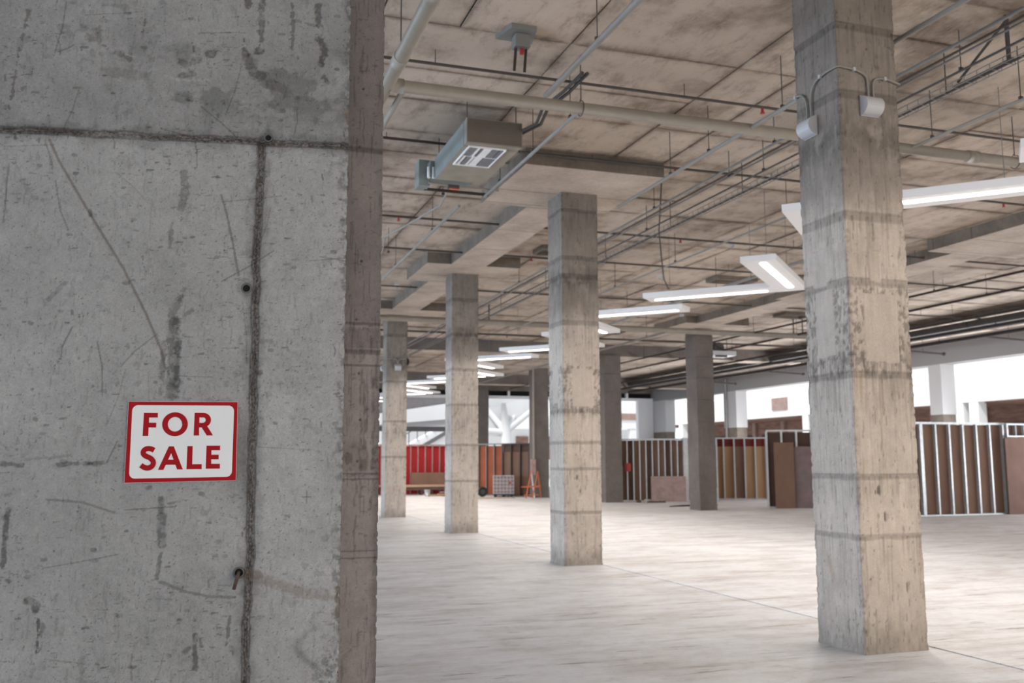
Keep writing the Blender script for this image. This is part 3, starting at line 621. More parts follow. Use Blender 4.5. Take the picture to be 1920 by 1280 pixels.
for k in range(16):
    y = 10.5+k*3.4; w = MB().box(37.42, 37.47, y+.2, y+2.3, 1.2, 3.1).build('window', 'dark_void', g, O_)
    MB().box(37.40, 37.42, y+1.2, y+1.26, 1.2, 3.1).build('mullion', 'pink_board', w, O_)
for y in (26.5, 33, 47.5): MB().box(36.6, 36.9, y, y+.28, 3.2, 3.3).build('ceiling_lamp', 'atrium_lamp', g, O_)
MB().box(33.93, 33.99, 48.9, 50.5, 4.4, 5.15).build('vent_panel', 'pink_board', g, O_)
g = empty('end_building', (20, 70, 0), 0, 'white building with recessed brown windows beyond the far opening', 'building'); O_ = (20, 70, 0)
MB().box(8, 33.9, 69, 69.5, 3.9, 6.2).build('balcony_band', 'atrium_white', g, O_)
MB().box(8, 33.9, 69.2, 69.6, 6.2, 12).build('upper_wall', 'atrium_white', g, O_)
MB().box(8, 33.9, 71, 71.3, 0, 3.9).build('back_wall', 'white_wall', g, O_)
for x in (24.2, 26, 31.2): MB().box(x, x+1.0, 70.85, 70.98, 1.5, 3.3).build('window', 'brick', g, O_)
for x in (29.6, 33.2): MB().box(x, x+.5, 69.05, 69.6, 0, 3.9).build('pillar', 'atrium_white', g, O_)
MB().box(26.5, 33.8, 68.9, 68.99, 4.6, 5.1).build('fascia_stripe', 'pink_board', g, O_)
g = empty('tree_column', (19.8, 60, 0), 0, 'white forked steel column outside the far opening', 'column'); O_ = (19.8, 60, 0)
MB().tube([(19.9, 60, 0), (19.75, 60, 3.4), (19.6, 60, 5.2)], [.42, .34, .14], 14).build('trunk', 'canopy_white', g, O_, True)
for (x, y, z) in ((23.5, 60, 6.2), (16.4, 60, 3.4), (17.2, 61, 6.6), (22.5, 62, 7)):
    MB().tube([(19.75, 60, 3.3), (x, y, z)], [.22, .16], 10).build('branch', 'canopy_white', g, O_, True)
s = MB(); s.add([(14.5, 60.5, 3.3), (19.5, 60.3, 3.0), (24, 60.5, 6.6), (14.5, 60.5, 7.2), (14.5, 60.7, 3.3), (19.5, 60.5, 3.0), (24, 60.7, 6.6), (14.5, 60.7, 7.2)], [(0, 1, 2, 3), (7, 6, 5, 4), (0, 4, 5, 1), (1, 5, 6, 2), (2, 6, 7, 3), (3, 7, 4, 0)])
s.build('sail_panel', 'canopy_white', g, O_)
g = empty('escalator', (13, 56, 0), 0, 'white sloping escalator with dark balustrade seen above the red panels', 'escalator'); O_ = (13, 56, 0)
s = MB(); s.add([(10.2, 55, 1.3), (15.2, 55, 4.0), (15.2, 55, 2.7), (12.6, 55, 1.1), (10.2, 56.2, 1.3), (15.2, 56.2, 4.0), (15.2, 56.2, 2.7), (12.6, 56.2, 1.1)], [(0, 1, 2, 3), (7, 6, 5, 4), (0, 4, 5, 1), (1, 5, 6, 2), (2, 6, 7, 3), (3, 7, 4, 0)])
s.build('truss', 'atrium_white', g, O_); MB().box(13.6, 13.9, 55.4, 55.8, -.02, 2.6).build('support_post', 'atrium_white', g, O_)
for k in range(9):
    x = 10.6+.5*k; z = 1.62+.27*k; MB().bar((x, 54.95, z-.1), (x, 54.95, z+.65), .05).build('baluster', 'slate', g, O_)
MB().bar((10.4, 54.95, 2.15), (15.2, 54.95, 4.75), .06).build('handrail', 'slate', g, O_)
MB().bar((12.2, 54.9, 1.85), (15.2, 54.9, 3.55), .05, .22).build('tread_band', 'slate', g, O_)
g = empty('bulkhead', (9, 50, 0), 0, 'pale dropped bulkhead with ragged lower edge beyond the far left opening', 'bulkhead'); O_ = (9, 50, 0)
s = MB(); s.add([(3, 50, 2.9), (13.5, 50, 4.56), (13.5, 50, 3.68), (3, 50, 2.75), (3, 50.5, 2.9), (13.5, 50.5, 4.56), (13.5, 50.5, 3.68), (3, 50.5, 2.75)], [(0, 3, 2, 1), (4, 5, 6, 7), (0, 4, 7, 3), (3, 7, 6, 2), (2, 6, 5, 1), (1, 5, 4, 0)])
s.build('band', 'atrium_white', g, O_); MB().box(8.5, 13.5, 50.1, 50.4, 3.25, 3.75).build('skirt', 'pillar_paint', g, O_); MB().box(3, 13.5, 50.6, 50.9, 3.0, 4.95).build('upper', 'slate', g, O_); MB().box(6.2, 6.7, 50.1, 50.5, -.02, 3.2).build('post', 'atrium_white', g, O_)

# ------------------------------------------------------------------ zigzag lamps
def make_lamp(tip, sgn, label, idx):
    x, y = tip; L = 2.7; w = .5; z0, z1 = 4.2, 4.285; r = .70711
    root = empty('zigzag_lamp', (x, y, z0), 0, label, 'lamp', 'zigzag ceiling lamps'); O_ = (x, y, z0)
    s = MB(); A = (x, y); B = (x-sgn*L*r, y-L*r); B2 = (B[0]-sgn*w*r, B[1]+w*r); I = (x-sgn*w/r, y); C_ = (x-sgn*L*r, y+L*r); C2 = (C_[0]-sgn*w*r, C_[1]-w*r)
    s.prism([A, B, B2, I], z0, z1); s.prism([A, I, C2, C_], z0, z1); s.build('housing', 'lamp_body', root, O_)
    for k in (-1, 1):
        ux, uy = -sgn*r, k*r; nx, ny = -sgn*r, -k*r    # along the arm / towards the inside
        cx, cy = x+nx*w*.42, y+ny*w*.42
        p = Vector((cx+ux*(.40 if k < 0 else .66), cy+uy*(.40 if k < 0 else .66), z0-.004)); q = Vector((cx+ux*(L-.18), cy+uy*(L-.18), z0-.004))
        m2 = MB(); pts = []; hw = .052
        for e, a0 in ((p, 180), (q, 0)):
            for j in range(7):
                a = math.radians(a0-90+j*30); ca, sa = math.cos(a)*hw, math.sin(a)*hw; pts.append((e.x+ux*ca-uy*sa, e.y+uy*ca+ux*sa))
        m2.prism(pts, z0-.010, z0-.001); m2.build('light_strip', 'led', root, O_)
        c = (p+q)/2; a_ = bpy.data.lights.new('lamp_light', 'AREA'); a_.shape = 'RECTANGLE'; a_.size = (q-p).length; a_.size_y = .09; a_.energy = LAMP_POWER*(.35 if idx == 0 else 1); a_.color = (1, .92, .83)
        lo = bpy.data.objects.new('lamp_light', a_); COL.objects.link(lo); lo.location = (c.x, c.y, z0-.03); lo.rotation_euler = (0, 0, math.atan2(uy, ux))
        for tt in (.12, .88):
            e = p.lerp(q, tt); MB().tube([(e.x, e.y, z1), (e.x, e.y, 4.949 if 29.59 < e.y < 30.41 else 5.338)], .004, 5).build('suspension_wire', 'steel', root, O_)
tips = [((6.3, .6), -1), ((9.3, 4.85), 1), ((6.28, 9.0), -1), ((9.62, 13.15), 1), ((6.65, 17.4), -1), ((9.68, 21.5), 1), ((6.7, 25.85), -1), ((9.8, 29.95), 1), ((6.7, 34.3), -1), ((9.8, 38.5), 1), ((6.7, 42.8), -1)]
labs = ['zigzag LED lamp nearest the viewer, beyond the top right frame', 'white zigzag LED lamp cut by the right frame edge, only its end showing', 'nearest large white zigzag LED lamp passing behind the nearest column at right',
        'white V-shaped LED lamp with lit strips left of the nearest column', 'white V-shaped LED lamp opening right from behind the second column', 'white V-shaped LED lamp passing behind the second column, next smaller',
        'white V-shaped LED lamp opening right from behind the third column', 'white V-shaped LED lamp half behind the third column, its point showing at right', 'small V-shaped LED lamp between third and fourth column, upper one',
        'small V-shaped LED lamp between third and fourth column, lower one', 'farthest tiny V-shaped LED lamp above the red panels']
for i, ((tp, sg), lb) in enumerate(zip(tips, labs)): make_lamp(tp, sg, lb, i)

# ------------------------------------------------------------------ pipes, conduits, trays
def arc(c, r, a0, a1, n, f): return [f(c, r, math.radians(a0+(a1-a0)*k/n)) for k in range(n+1)]
g = empty('drain_pipe', (1.56, 8.1, 4.8), 0, 'thick grey drain pipe turning an elbow and crossing under the ceiling', 'pipe'); O_ = (1.56, 8.1, 4.8)
MB().tube([(1.57, -3, 4.8), (1.57, 8.75, 4.8)], .062, 16).build('pipe_run', 'grey_pipe', g, O_, True); MB().tube([(1.57, 8.2, 4.8), (13.2, 8.2, 4.8)], .058, 16).build('branch_run', 'grey_pipe', g, O_, True)
for p, q in (((1.57, 7.55, 4.8), (1.57, 7.75, 4.8)), ((1.57, 6.35, 4.8), (1.57, 6.48, 4.8)), ((1.60, 8.2, 4.8), (1.72, 8.2, 4.8)), ((8.2, 8.2, 4.8), (8.35, 8.2, 4.8))):
    MB().tube([p, q], .068, 16).build('coupling', 'grey_pipe', g, O_, True)
for x in (3.48, 6.35, 8.9, 11.4):
    s = MB(); s.tube([(x, 8.2, 4.88), (x, 8.2, 5.344)], .006, 6)
    s.tube([(x, 8.2+.075*math.sin(a), 4.8+.075*math.cos(a)+(.03 if abs(a) < .1 else 0)) for a in [math.radians(k) for k in range(0, 361, 30)]], .005, 5); s.build('hanger', 'dark_steel', g, O_)
s = MB(); s.tube([(1.57, 7.6, 4.86), (1.57, 7.6, 5.35)], .006, 6); s.build('hanger', 'dark_steel', g, O_)
g = empty('side_pipe', (1.66, 9, 4.72), 0, 'slim grey pipe leaving the drain elbow beside the brownish wall end', 'pipe')
MB().tube([(1.74, 8.25, 4.8), (1.74, 12.5, 4.8)], .028, 10).build('pipe_run', 'grey_pipe', g, (1.66, 9, 4.72), True)

def runY(name, x, y0, y1, z, r, mat, lab, cat, rods=(), grp=None, kinks=None):
    O_ = (x, y0, z); g = empty(name, O_, 0, lab, cat, grp)
    pts = [(x, y0, z)]+(kinks or [])+[(x, y1, z)]
    MB().tube(pts, r, 8).build('run', mat, g, O_, True)
    for yy in rods:
        s = MB(); s.tube([(x, yy, z+r), (x, yy, 5.344)], .005, 5); s.bar((x-.02, yy, z+r+.005), (x+.02, yy, z+r+.005), .02, .03); s.build('hanger_rod', 'dark_steel', g, O_)
    return g
runY('steel_pipe', 2.95, 3, 7.76, 4.70, .028, 'conduit', 'grey steel pipe slanting from the top edge to the thick drain pipe', 'pipe', (5.1, 6.6))
runY('steel_pipe', 3.49, 8.15, 11.45, 4.80, .019, 'conduit', 'thin grey pipe crossing just right of the air unit', 'pipe', (8.5, 9.6, 10.8))
runY('steel_pipe', 5.36, 3.5, 11.4, 4.80, .022, 'conduit', 'thin grey pipe between the second column top and the nearest column', 'pipe', (4.6, 7.6, 9.0, 9.9))
runY('steel_pipe', 3.3, 12.0, 30, 4.80, .022, 'conduit', 'thin pale pipe running back left of the third column', 'pipe', (13.5, 16.2, 19))
runY('flexible_conduit', 3.05, 11.6, 19.0, 4.9, .014, 'conduit', 'wavy pale flexible conduit beside the brownish wall end', 'conduit', (11.9, 15.6, 18.5), None, [(3.14, 12.4, 4.9), (2.98, 13.4, 4.9), (2.76, 14.4, 4.88), (2.95, 15.6, 4.93), (3.0, 17, 4.9)])
runY('conduit', 6.22, 2, 36, 5.0, .016, 'steel', 'uppermost of the parallel conduits, shiny grey, right of the nearest column', 'conduit', (4, 9, 12, 15, 18, 21))
runY('conduit', 6.34, 2, 36, 5.0, .011, 'dark_steel', 'thin dark conduit directly below the shiny uppermost one', 'conduit', ())
runY('conduit', 6.42, 2, 36, 5.0, .011, 'steel', 'thin grey conduit, third from the top of the parallel bundle', 'conduit', (5, 10.3, 16.5))
runY('conduit', 6.60, 2, 36, 4.95, .012, 'dark_steel', 'dark conduit just above the wire cable tray', 'conduit', (6.6, 9.8, 13, 17))
# wire tray
g = empty('cable_tray', (6.8, 2, 4.9), 0, 'long wire mesh cable tray hung below the ceiling at right', 'cable tray'); O_ = (6.8, 2, 4.9)
s = MB()
for dx, dz in ((-.06, 0), (.06, 0), (-.07, .05), (.07, .05)): s.bar((6.8+dx, 2, 4.9+dz), (6.8+dx, 31, 4.9+dz), .007)
s.build('side_wires', 'steel', g, O_)
s = MB()
for k in range(192):
    yy = 2.05+k*.15; s.bar((6.73, yy, 4.95), (6.73, yy, 4.9), .005); s.bar((6.73, yy, 4.9), (6.87, yy, 4.9), .005); s.bar((6.87, yy, 4.9), (6.87, yy, 4.95), .005)
tag(s.build('rung', 'steel', g, O_), None, None, None, 'stuff')
for yy in (4.5, 7.0, 8.6, 10.6, 12.6, 15, 18, 21): MB().tube([(6.8, yy, 4.9), (6.8, yy, 5.344)], .006, 5).build('hanger_rod', 'dark_steel', g, O_)
MB().tube([(6.82, 2, 4.915), (6.81, 14, 4.915), (6.82, 31, 4.915)], .012, 6).build('cable', 'dark_steel', g, O_)
g = empty('triangle_bracket', (6.8, 6.25, 4.9), 0, 'dark triangular steel bracket holding the cable tray near the top right corner', 'bracket'); O_ = (6.8, 6.25, 4.9)
MB().bar((6.8, 6.25, 4.92), (6.8, 6.25, 5.36), .035, .02).build('post', 'dark_steel', g, O_); MB().bar((6.82, 6.25, 5.33), (6.80, 6.85, 4.96), .018).build('brace', 'dark_steel', g, O_); MB().bar((6.8, 6.2, 4.93), (6.8, 6.9, 4.93), .02).build('foot', 'dark_steel', g, O_)
runY('steel_pipe', 7.40, 3, 8.35, 4.80, .018, 'conduit', 'thin sprinkler branch pipe crossing above the nearest large lamp', 'pipe', (4.6, 6.7, 7.85))
runY('steel_pipe', 7.9, 10.0, 24, 4.82, .016, 'conduit', 'thin sprinkler branch pipe above the V-shaped lamp', 'pipe', (10.4, 11.2, 14.5, 17, 20))
runY('steel_pipe', 9.6, 12, 36, 4.70, .03, 'conduit', 'pale pipe slanting above the dark cross beam', 'pipe', (13, 16, 20, 24))
runY('steel_pipe', 11.6, 22, 40, 4.70, .03, 'conduit', 'pale pipe meeting the dark cross beam beside the right row column', 'pipe', (23, 27))
for i, (x, z, r, lb) in enumerate([(16.1, 4.9, .03, 'brown pipe, highest at far right under the white-lit ceiling'), (18.4, 4.9, .035, 'brown pipe below the highest one at far right'),
                                   (19.8, 4.85, .05, 'thicker brown pipe above the white fascia, second lowest'), (21.1, 4.85, .06, 'lowest thick brown pipe running along the white fascia'), (14.7, 4.9, .025, 'thin brown pipe at far right nearest the concrete drop')]):
    runY('ceiling_pipe', x, 8, 44, z, r, 'brown_pipe', lb, 'pipe', [9+3.4*k for k in range(10)])
for i, (x, y, wh) in enumerate([(22.3, 17.6, 'nearest the right edge of the photo'), (22.3, 21, 'second from the right edge'), (22.4, 24.5, 'closest to the nearest column'), (22.4, 28, 'left of the nearest column'), (22.4, 32, 'right of the down pipe'), (22.4, 37, 'next to the down pipe, smallest')]):
    g = empty('pipe_stub', (x, y, 4.78), 0, 'short dark pipe stub above the white fascia, '+wh, 'pipe', 'pipe stubs along the fascia'); MB().tube([(x-1.1, y, 4.84), (x+.6, y, 4.78)], .03, 8).build('stub', 'brown_pipe', g, (x, y, 4.78)); MB().tube([(x+.6, y, 4.78), (x+.66, y, 4.78)], .055, 8).build('end_cap', 'brown_pipe', g, (x, y, 4.78)); MB().tube([(x-.2, y, 4.84), (x-.2, y, 5.344)], .006, 5).build('hanger_rod', 'dark_steel', g, (x, y, 4.78))
# dark trough with ducts along the fascia
g = empty('duct', (20.4, 9, 4.95), 0, 'dark flat sheet duct above the white fascia at far right', 'duct'); O_ = (20.4, 9, 4.95)
for k in range(9): MB().box(19.9, 20.8, 9.5+k*3.6, 9.5+k*3.6+3.56, 4.95, 5.12).build('duct_section', 'dark_steel', g, O_)
for k in range(9): MB().tube([(20.3, 10+k*3.6, 5.1), (20.3, 10+k*3.6, 5.344)], .008, 5).build('hanger_rod', 'dark_steel', g, O_)

def runX(y, x0, x1, z, r, heads, lab):
    O_ = (x0, y, z); g = empty('sprinkler_pipe', O_, 0, lab, 'pipe', 'sprinkler pipes across the ceiling')
    MB().tube([(x0, y, z), (x1, y, z)], r, 8).build('run', 'dark_steel', g, O_, True)
    for x in heads:
        h = MB().tube([(x, y, z-r*.5), (x, y, z-.05), (x, y, z-.07)], [.016, .016, .03], 8).build('sprinkler_head', 'red_plastic', g, O_)
    for x in np.arange(x0+.8, x1, 2.7): MB().tube([(x, y, z+r), (x, y, 5.344)], .005, 5).build('hanger_rod', 'dark_steel', g, O_)
runX(8.52, 1.3, 23, 5.2, .016, [5.75, 10.2], 'dark sprinkler pipe just behind the thick drain pipe')
runX(10.95, 1.3, 23, 5.27, .018, [6.0, 11.6], 'dark sprinkler pipe passing behind the air unit')
runX(14.3, 1.3, 23, 5.2, .018, [2.95, 7.9], 'dark sprinkler pipe above the V-shaped lamp left of the nearest column')
runX(16.5, 1.3, 23, 5.2, .018, [5.95, 13.2], 'dark sprinkler pipe crossing just ahead of the third column')
runX(20.2, 1.3, 23, 5.2, .018, [8, 15], 'dark sprinkler pipe crossing between third and fourth column')
runX(27.2, 1.3, 23, 5.2, .03, [9, 17], 'sprinkler pipe close before the dark cross beam')
g = empty('cross_pipe', (4.2, 22.3, 4.9), 0, 'thick pale pipe crossing in front of the farthest left row column cap', 'pipe'); O_ = (4.2, 22.3, 4.9)
MB().tube([(1.5, 22.6, 4.86), (19.5, 22.6, 4.86)], .075, 12).build('run', 'grey_pipe', g, O_, True)
for x in (3, 7, 9.6, 9.9, 16, 16.3, 20): MB().tube([(x, 22.6, 4.9), (x, 22.6, 5.344)], .018, 6).build('hanger_rod', 'dark_steel', g, O_)

# junction hanger plate with red-capped stems
g = empty('pipe_bracket', (2.72, 7.95, 5.3), 0, 'grey trapezoid steel bracket with red-capped stems above the drain pipe', 'bracket'); O_ = (2.72, 7.95, 5.3)
s = MB(); s.add([(2.62, 7.75, 5.30), (2.86, 7.75, 5.30), (2.92, 8.05, 5.31), (2.56, 8.05, 5.31), (2.62, 7.75, 5.35), (2.86, 7.75, 5.35), (2.92, 8.05, 5.35), (2.56, 8.05, 5.35)], [(3, 2, 1, 0), (4, 5, 6, 7), (0, 1, 5, 4), (1, 2, 6, 5), (2, 3, 7, 6), (3, 0, 4, 7)]); s.build('plate', 'steel', g, O_)
MB().box(2.69, 2.83, 7.84, 7.96, 5.18, 5.30).build('block', 'steel', g, O_)
for x in (2.71, 2.81): MB().tube([(x, 7.9, 5.2), (x, 7.95, 4.98)], .014, 8).build('stem', 'brown_pipe', g, O_)
MB().tube([(2.76, 7.88, 5.17), (2.76, 7.88, 5.12)], .022, 8).build('red_cap', 'red_plastic', g, O_)

# drooping cable to the lamp, smoke detectors
g = MB().tube([(6.27, 11.86, 5.342), (6.33, 12.0, 5.2), (6.6, 12.6, 4.85), (6.95, 13.2, 4.55), (7.3, 13.8, 4.36), (7.62, 14.25, 4.29)], .011, 6).build('power_cable', 'dark_steel'); tag(g, 'dark drooping power cable from the ceiling to the V-shaped lamp', 'cable')
det_l = ['small white smoke detector above the V-shaped lamp nearest the nearest column', 'small white smoke detector above the lamp arm left of the drooping cable', 'small white smoke detector left of the third column top', 'small white smoke detector before the right row column', 'small white smoke detector close to the nearest column left edge']
for (x, y), lb in zip(((9.27, 14.85), (9.41, 17.98), (5.17-.9, 20.76), (12.55, 23.94-1.2), (14.34-.3, 20.73)), det_l):
    g = empty('smoke_detector', (x, y, 5.35), 0, lb, 'smoke detector', 'smoke detectors'); MB().tube([(x, y, 5.36), (x, y, 5.30), (x, y, 5.275)], [.065, .06, .035], 14).build('cover', 'white_plastic', g, (x, y, 5.35), True); MB().tube([(x, y, 5.275), (x, y, 5.265)], .02, 8).build('sensor', 'grille_grey', g, (x, y, 5.35))

# ceiling air unit
X0, X1, Y0, Y1, Z0, Z1 = 2.73, 3.36, 9.62, 11.08, 4.85, 5.12
g = empty('air_unit', (3.05, 10.3, 4.85), 0, 'grey ceiling-hung air conditioning unit with a white filter grille underneath', 'air unit'); O_ = (3.05, 10.3, 4.85)
MB().box(X0+.004, X1-.004, Y0-.016, Y0-.011, Z0+.004, Z1-.004).build('front_shade_plate', 'unit_front_shade', g, O_)  # thin dark plate added to colour in the shade on the front
s = MB(); s.box(X0, X1, Y0, Y1, Z0, Z1); s.k = 1; s.box(X0-.008, X1+.008, Y0-.01, Y0+.02, Z0-.012, Z1+.005); s.box(X0-.006, X1+.006, Y0+.13, Y0+.15, Z0-.006, Z1+.003)
s.m = [1 if i in (0, 1, 2, 3) else 0 for i in range(6)]+[1]*12; s.build('casing', ['unit_metal', 'unit_side'], g, O_)
fx0, fx1, fy0, fy1 = 2.78, 3.22, 9.72, 10.40
s = MB(); f_ = .018
s.box(fx0, fx1, fy0, fy0+f_, Z0-.016, Z0-.001); s.box(fx0, fx1, fy1-f_, fy1, Z0-.016, Z0-.001); s.box(fx0, fx0+f_, fy0+f_, fy1-f_, Z0-.016, Z0-.001); s.box(fx1-f_, fx1, fy0+f_, fy1-f_, Z0-.016, Z0-.001); s.box(fx0+f_, fx1-f_, 10.05, 10.06, Z0-.014, Z0-.001)
fr = s.build('filter_frame', 'grille_white', g, O_)
for (a, b_, y0, y1, mt) in ((0, .22, 0, .5, 'grille_grey'), (.25, .33, 0, .5, 'grille_white'), (.36, .42, 0, .5, 'grille_grey'), (.42, .66, 0, .5, 'grille_white'), (.66, .86, 0, .5, 'grille_grey'), (.88, 1, 0, .5, 'grille_grey'),
                            (.05, .13, .5, 1, 'grille_white'), (.16, .28, .5, 1, 'grille_grey'), (.30, .38, .5, 1, 'grille_white'), (.40, .62, .5, 1, 'grille_white'), (.64, 1, .5, 1, 'grille_grey')):
    xx = lambda q: fx0+f_+(fx1-fx0-2*f_)*q; yy = lambda q: fy0+f_+(fy1-fy0-2*f_)*q
    MB().box(xx(a)+.003, xx(b_)-.003, yy(y0)+.004, yy(y1)-.008, Z0-.010, Z0-.001).build('louvre', mt, fr, O_)
MB().box(X0-.05, X1-.1, Y1+.02, Y1+.30, Z0+.03, Z1-.03).build('rear_duct', 'unit_metal', g, O_)
MB().box(X0-.16, X0-.02, Y1+.16, Y1+.40, Z0-.04, Z1+.02).build('side_collar', 'unit_metal', g, O_)
for k in range(2): MB().tube([(X0-.07+.06*k, Y1+.02, Z0+.02+.0*k), (X0-.07+.06*k, Y1+.03, Z0+.16)], .018, 8).build('flexible_hose', 'grille_white', g, O_)
MB().tube([(X0-.05, Y1+.10, Z0-.02), (X0+.3, Y1+.12, Z0-.03), (X1+.25, Y1+.16, Z0-.02)], .014, 8).build('drain_tube', 'grey_pipe', g, O_)
MB().tube([(X0-.05, Y1+.34, Z0-.03), (X1+.18, Y1+.36, Z0-.03)], .02, 8).build('supply_tube', 'brown_pipe', g, O_)
MB().box(X0+.20, X0+.34, Y1+.08, Y1+.14, Z0-.06, Z0-.02).build('valve', 'dark_steel', g, O_); MB().box(X0+.22, X0+.34, Y1+.09, Y1+.13, Z0-.075, Z0-.062).build('valve_tag', 'orange_paint', g, O_)
for x in (X0+.03, X1-.03):
    for y in (Y0+.1, Y1-.1): MB().tube([(x, y, Z1), (x, y, 5.344)], .006, 6).build('hanger_rod', 'dark_steel', g, O_)
for k in range(2):
    MB().tube([(X1-.02+.05*k, 9.75, 5.05), (X1+.06+.05*k, 9.3, 5.02), (X1+.02+.06*k, 9.0, 5.08), (X1+.08+.06*k, 8.55, 5.10), (X1+.1+.05*k, 8.1, 5.12)], .018, 8).build('refrigerant_line', 'dark_steel', g, O_, True)

# wall lights with looping conduit on the columns
def sconce(x, y, z, face, lab, sc=1.0):
    """face 0: on a -Y face (axis X); 1: on a -X face (axis Y)"""
    g = empty('wall_light', (x, y, z), 0 if face == 0 else -math.pi/2, lab, 'wall light'); w, h, dp = .16*sc, .155*sc, .085*sc; n = 12
    pr = [(-dp*math.sin(math.pi*k/n), h/2*math.cos(math.pi*k/n)) for k in range(n+1)]
    V = [(-w/2, a, b_) for a, b_ in pr]+[(w/2, a, b_) for a, b_ in pr]; m_ = n+1
    F = [tuple(range(m_)), tuple(range(2*m_-1, m_-1, -1))]+[(k, m_+k, m_+k+1, k+1) for k in range(n)]+[(0, n, m_+n, m_)]
    s = MB(); s.add(V, F); s.build('shade', 'white_plastic', g)
    MB().box(-w/2-.004, w/2+.004, -.006, 0, -h/2-.004, h/2+.004).build('back_plate', 'white_plastic', g)
    return g
sconce(4.94, 5.878, 4.14, 0, 'white rounded wall light on the front face of the nearest column')
sconce(4.658, 6.235, 4.06, 1, 'white rounded wall light on the left face of the nearest column')
sconce(4.94, 23.845, 3.78, 0, 'tiny white wall light on the front face of the fourth pale column')
sconce(4.648, 24.2, 3.78, 1, 'tiny white wall light on the left side of the fourth pale column')
yf = 5.862; xf = 4.642
g = empty('looped_conduit', (4.66, 5.88, 4.2), 0, 'thin grey conduit looping over the two wall lights of the nearest column', 'conduit'); O_ = (4.66, 5.88, 4.2)
def curve(P, n=5):
    out = []
    for i in range(len(P)-1):
        p0, p1, p2, p3 = [Vector(P[max(0, min(len(P)-1, i+k))]) for k in (-1, 0, 1, 2)]
        for k in range(n):
            q = k/n; out.append(.5*(2*p1+(p2-p0)*q+(2*p0-5*p1+4*p2-p3)*q*q+(3*p1-p0-3*p2+p3)*q**3))
    return out+[Vector(P[-1])]
MB().tube(curve([(xf, 6.20, 4.12), (xf, 6.20, 4.30), (xf, 6.14, 4.40), (xf, 6.02, 4.43), (xf, 5.91, 4.43), (xf+.01, 5.865, 4.43), (4.70, yf, 4.43), (4.82, yf, 4.42), (4.91, yf, 4.38), (4.925, yf, 4.30), (4.925, yf, 4.19)]), .0085, 8).build('middle_loop', 'conduit', g, O_, True)
MB().tube(curve([(xf, 6.255, 4.12), (xf, 6.26, 4.28), (xf, 6.32, 4.36), (xf, 6.42, 4.38), (xf-.01, 6.50, 4.40)]), .0085, 8).build('left_hook', 'conduit', g, O_, True)
MB().tube(curve([(4.975, yf, 4.19), (4.975, yf, 4.32), (5.01, yf, 4.37), (5.10, yf, 4.38), (5.23, yf-.01, 4.35)]), .0085, 8).build('right_hook', 'conduit', g, O_, True)
for p in ((xf, 6.07, 4.425), (xf, 6.40, 4.375), (4.80, yf, 4.422), (5.09, yf, 4.38)): MB().box(p[0]-.012, p[0]+.012, p[1]-.012, p[1]+.012, p[2]-.014, p[2]+.014).build('pipe_clip', 'galvanised', g, O_)
g = MB().tube(curve([(4.62, 23.82, 3.98), (4.75, 23.82, 4.0), (4.90, 23.82, 3.98), (4.94, 23.82, 3.86), (4.98, 23.82, 3.98), (5.15, 23.82, 4.0)]), .012, 6).build('looped_conduit', 'conduit'); tag(g, 'thin conduit dipping to the tiny wall light on the fourth column', 'conduit')

# ------------------------------------------------------------------ stud partitions and boards
def partition(name, p0, p1, H, n, board, lab, sw=.06, ground=True, board_top=None, stud='galvanised', topboard=None, split=None):
    L = math.hypot(p1[0]-p0[0], p1[1]-p0[1]); a = math.atan2(p1[1]-p0[1], p1[0]-p0[0])
    g = empty(name, (p0[0], p0[1], 0), a, lab, 'partition')
    MB().box(0, L, -.05, .05, 0, .035).build('bottom_track', stud, g); MB().box(0, L, -.05, .05, H-.05, H).build('top_track', stud, g)
    pit = L/n
    for i in range(n+1):
        x = i*pit; MB().box(x-sw/2, x+sw/2, -.048, .048, .035, H-.05).build('stud', stud, g)
    bt = board_top or H-.06
    bl = board if isinstance(board, (list, tuple)) else [board]
    for i in range(n):
        x = i*pit; MB().box(x+.004, x+pit-.004, .055, .075, .02+.01*(i % 2), bt).build('board', bl[i % len(bl)], g)
        if topboard: MB().box(x+.004, x+pit-.004, .085, .10, bt-.02, H-.04).build('upper_board', topboard, g)
    return g
p = partition('stud_partition', (16.79, 19.25), (21.09, 19.25), 2.32, 10, 'brown_board', 'brown-boarded partition with bright metal studs at far right behind the nearest column', .045)
MB().box(.36, .42, -.05, .05, .036, 2.26).build('double_stud', 'galvanised', p)
g = empty('leaning_board', (19.8, 19.05, 0), 0, 'large plain brown board leaning on the metal studs at the right edge', 'board'); O_ = (19.8, 19.05, 0)
MB().box(19.72, 21.0, 19.08, 19.11, .0, 1.94).build('board_sheet', 'rosy_board', g, O_)
g = empty('header_frame', (19.8, 19.15, 2.0), 0, 'small rectangular metal frame on top of the leaning brown board', 'frame'); O_ = (19.8, 19.15, 2.0)
s = MB(); s.box(19.78, 20.75, 19.06, 19.14, 1.955, 1.99); s.box(19.78, 20.75, 19.06, 19.14, 2.26, 2.30); s.build('rails', 'galvanised', g, O_)
for x in (19.78, 20.35, 20.5, 20.7): MB().box(x, x+.045, 19.06, 19.14, 1.99, 2.26).build('upright', 'galvanised', g, O_)
p = partition('stud_partition', (16.2, 24.45), (18.2, 23.6), 2.28, 5, 'dark_board', 'taller open metal-framed partition immediately left of the nearest column', .05, board_top=2.2)
g = empty('leaning_board', (16.1, 23.9, 0), 0, 'brown rectangular board standing in front of the taller metal frame', 'board'); O_ = (16.1, 23.9, 0)
s = MB(); s.prism([(16.14, 23.98), (16.66, 23.76), (16.67, 23.79), (16.15, 24.01)], 0, 1.9); s.build('board_sheet', 'brown_board', g, O_)
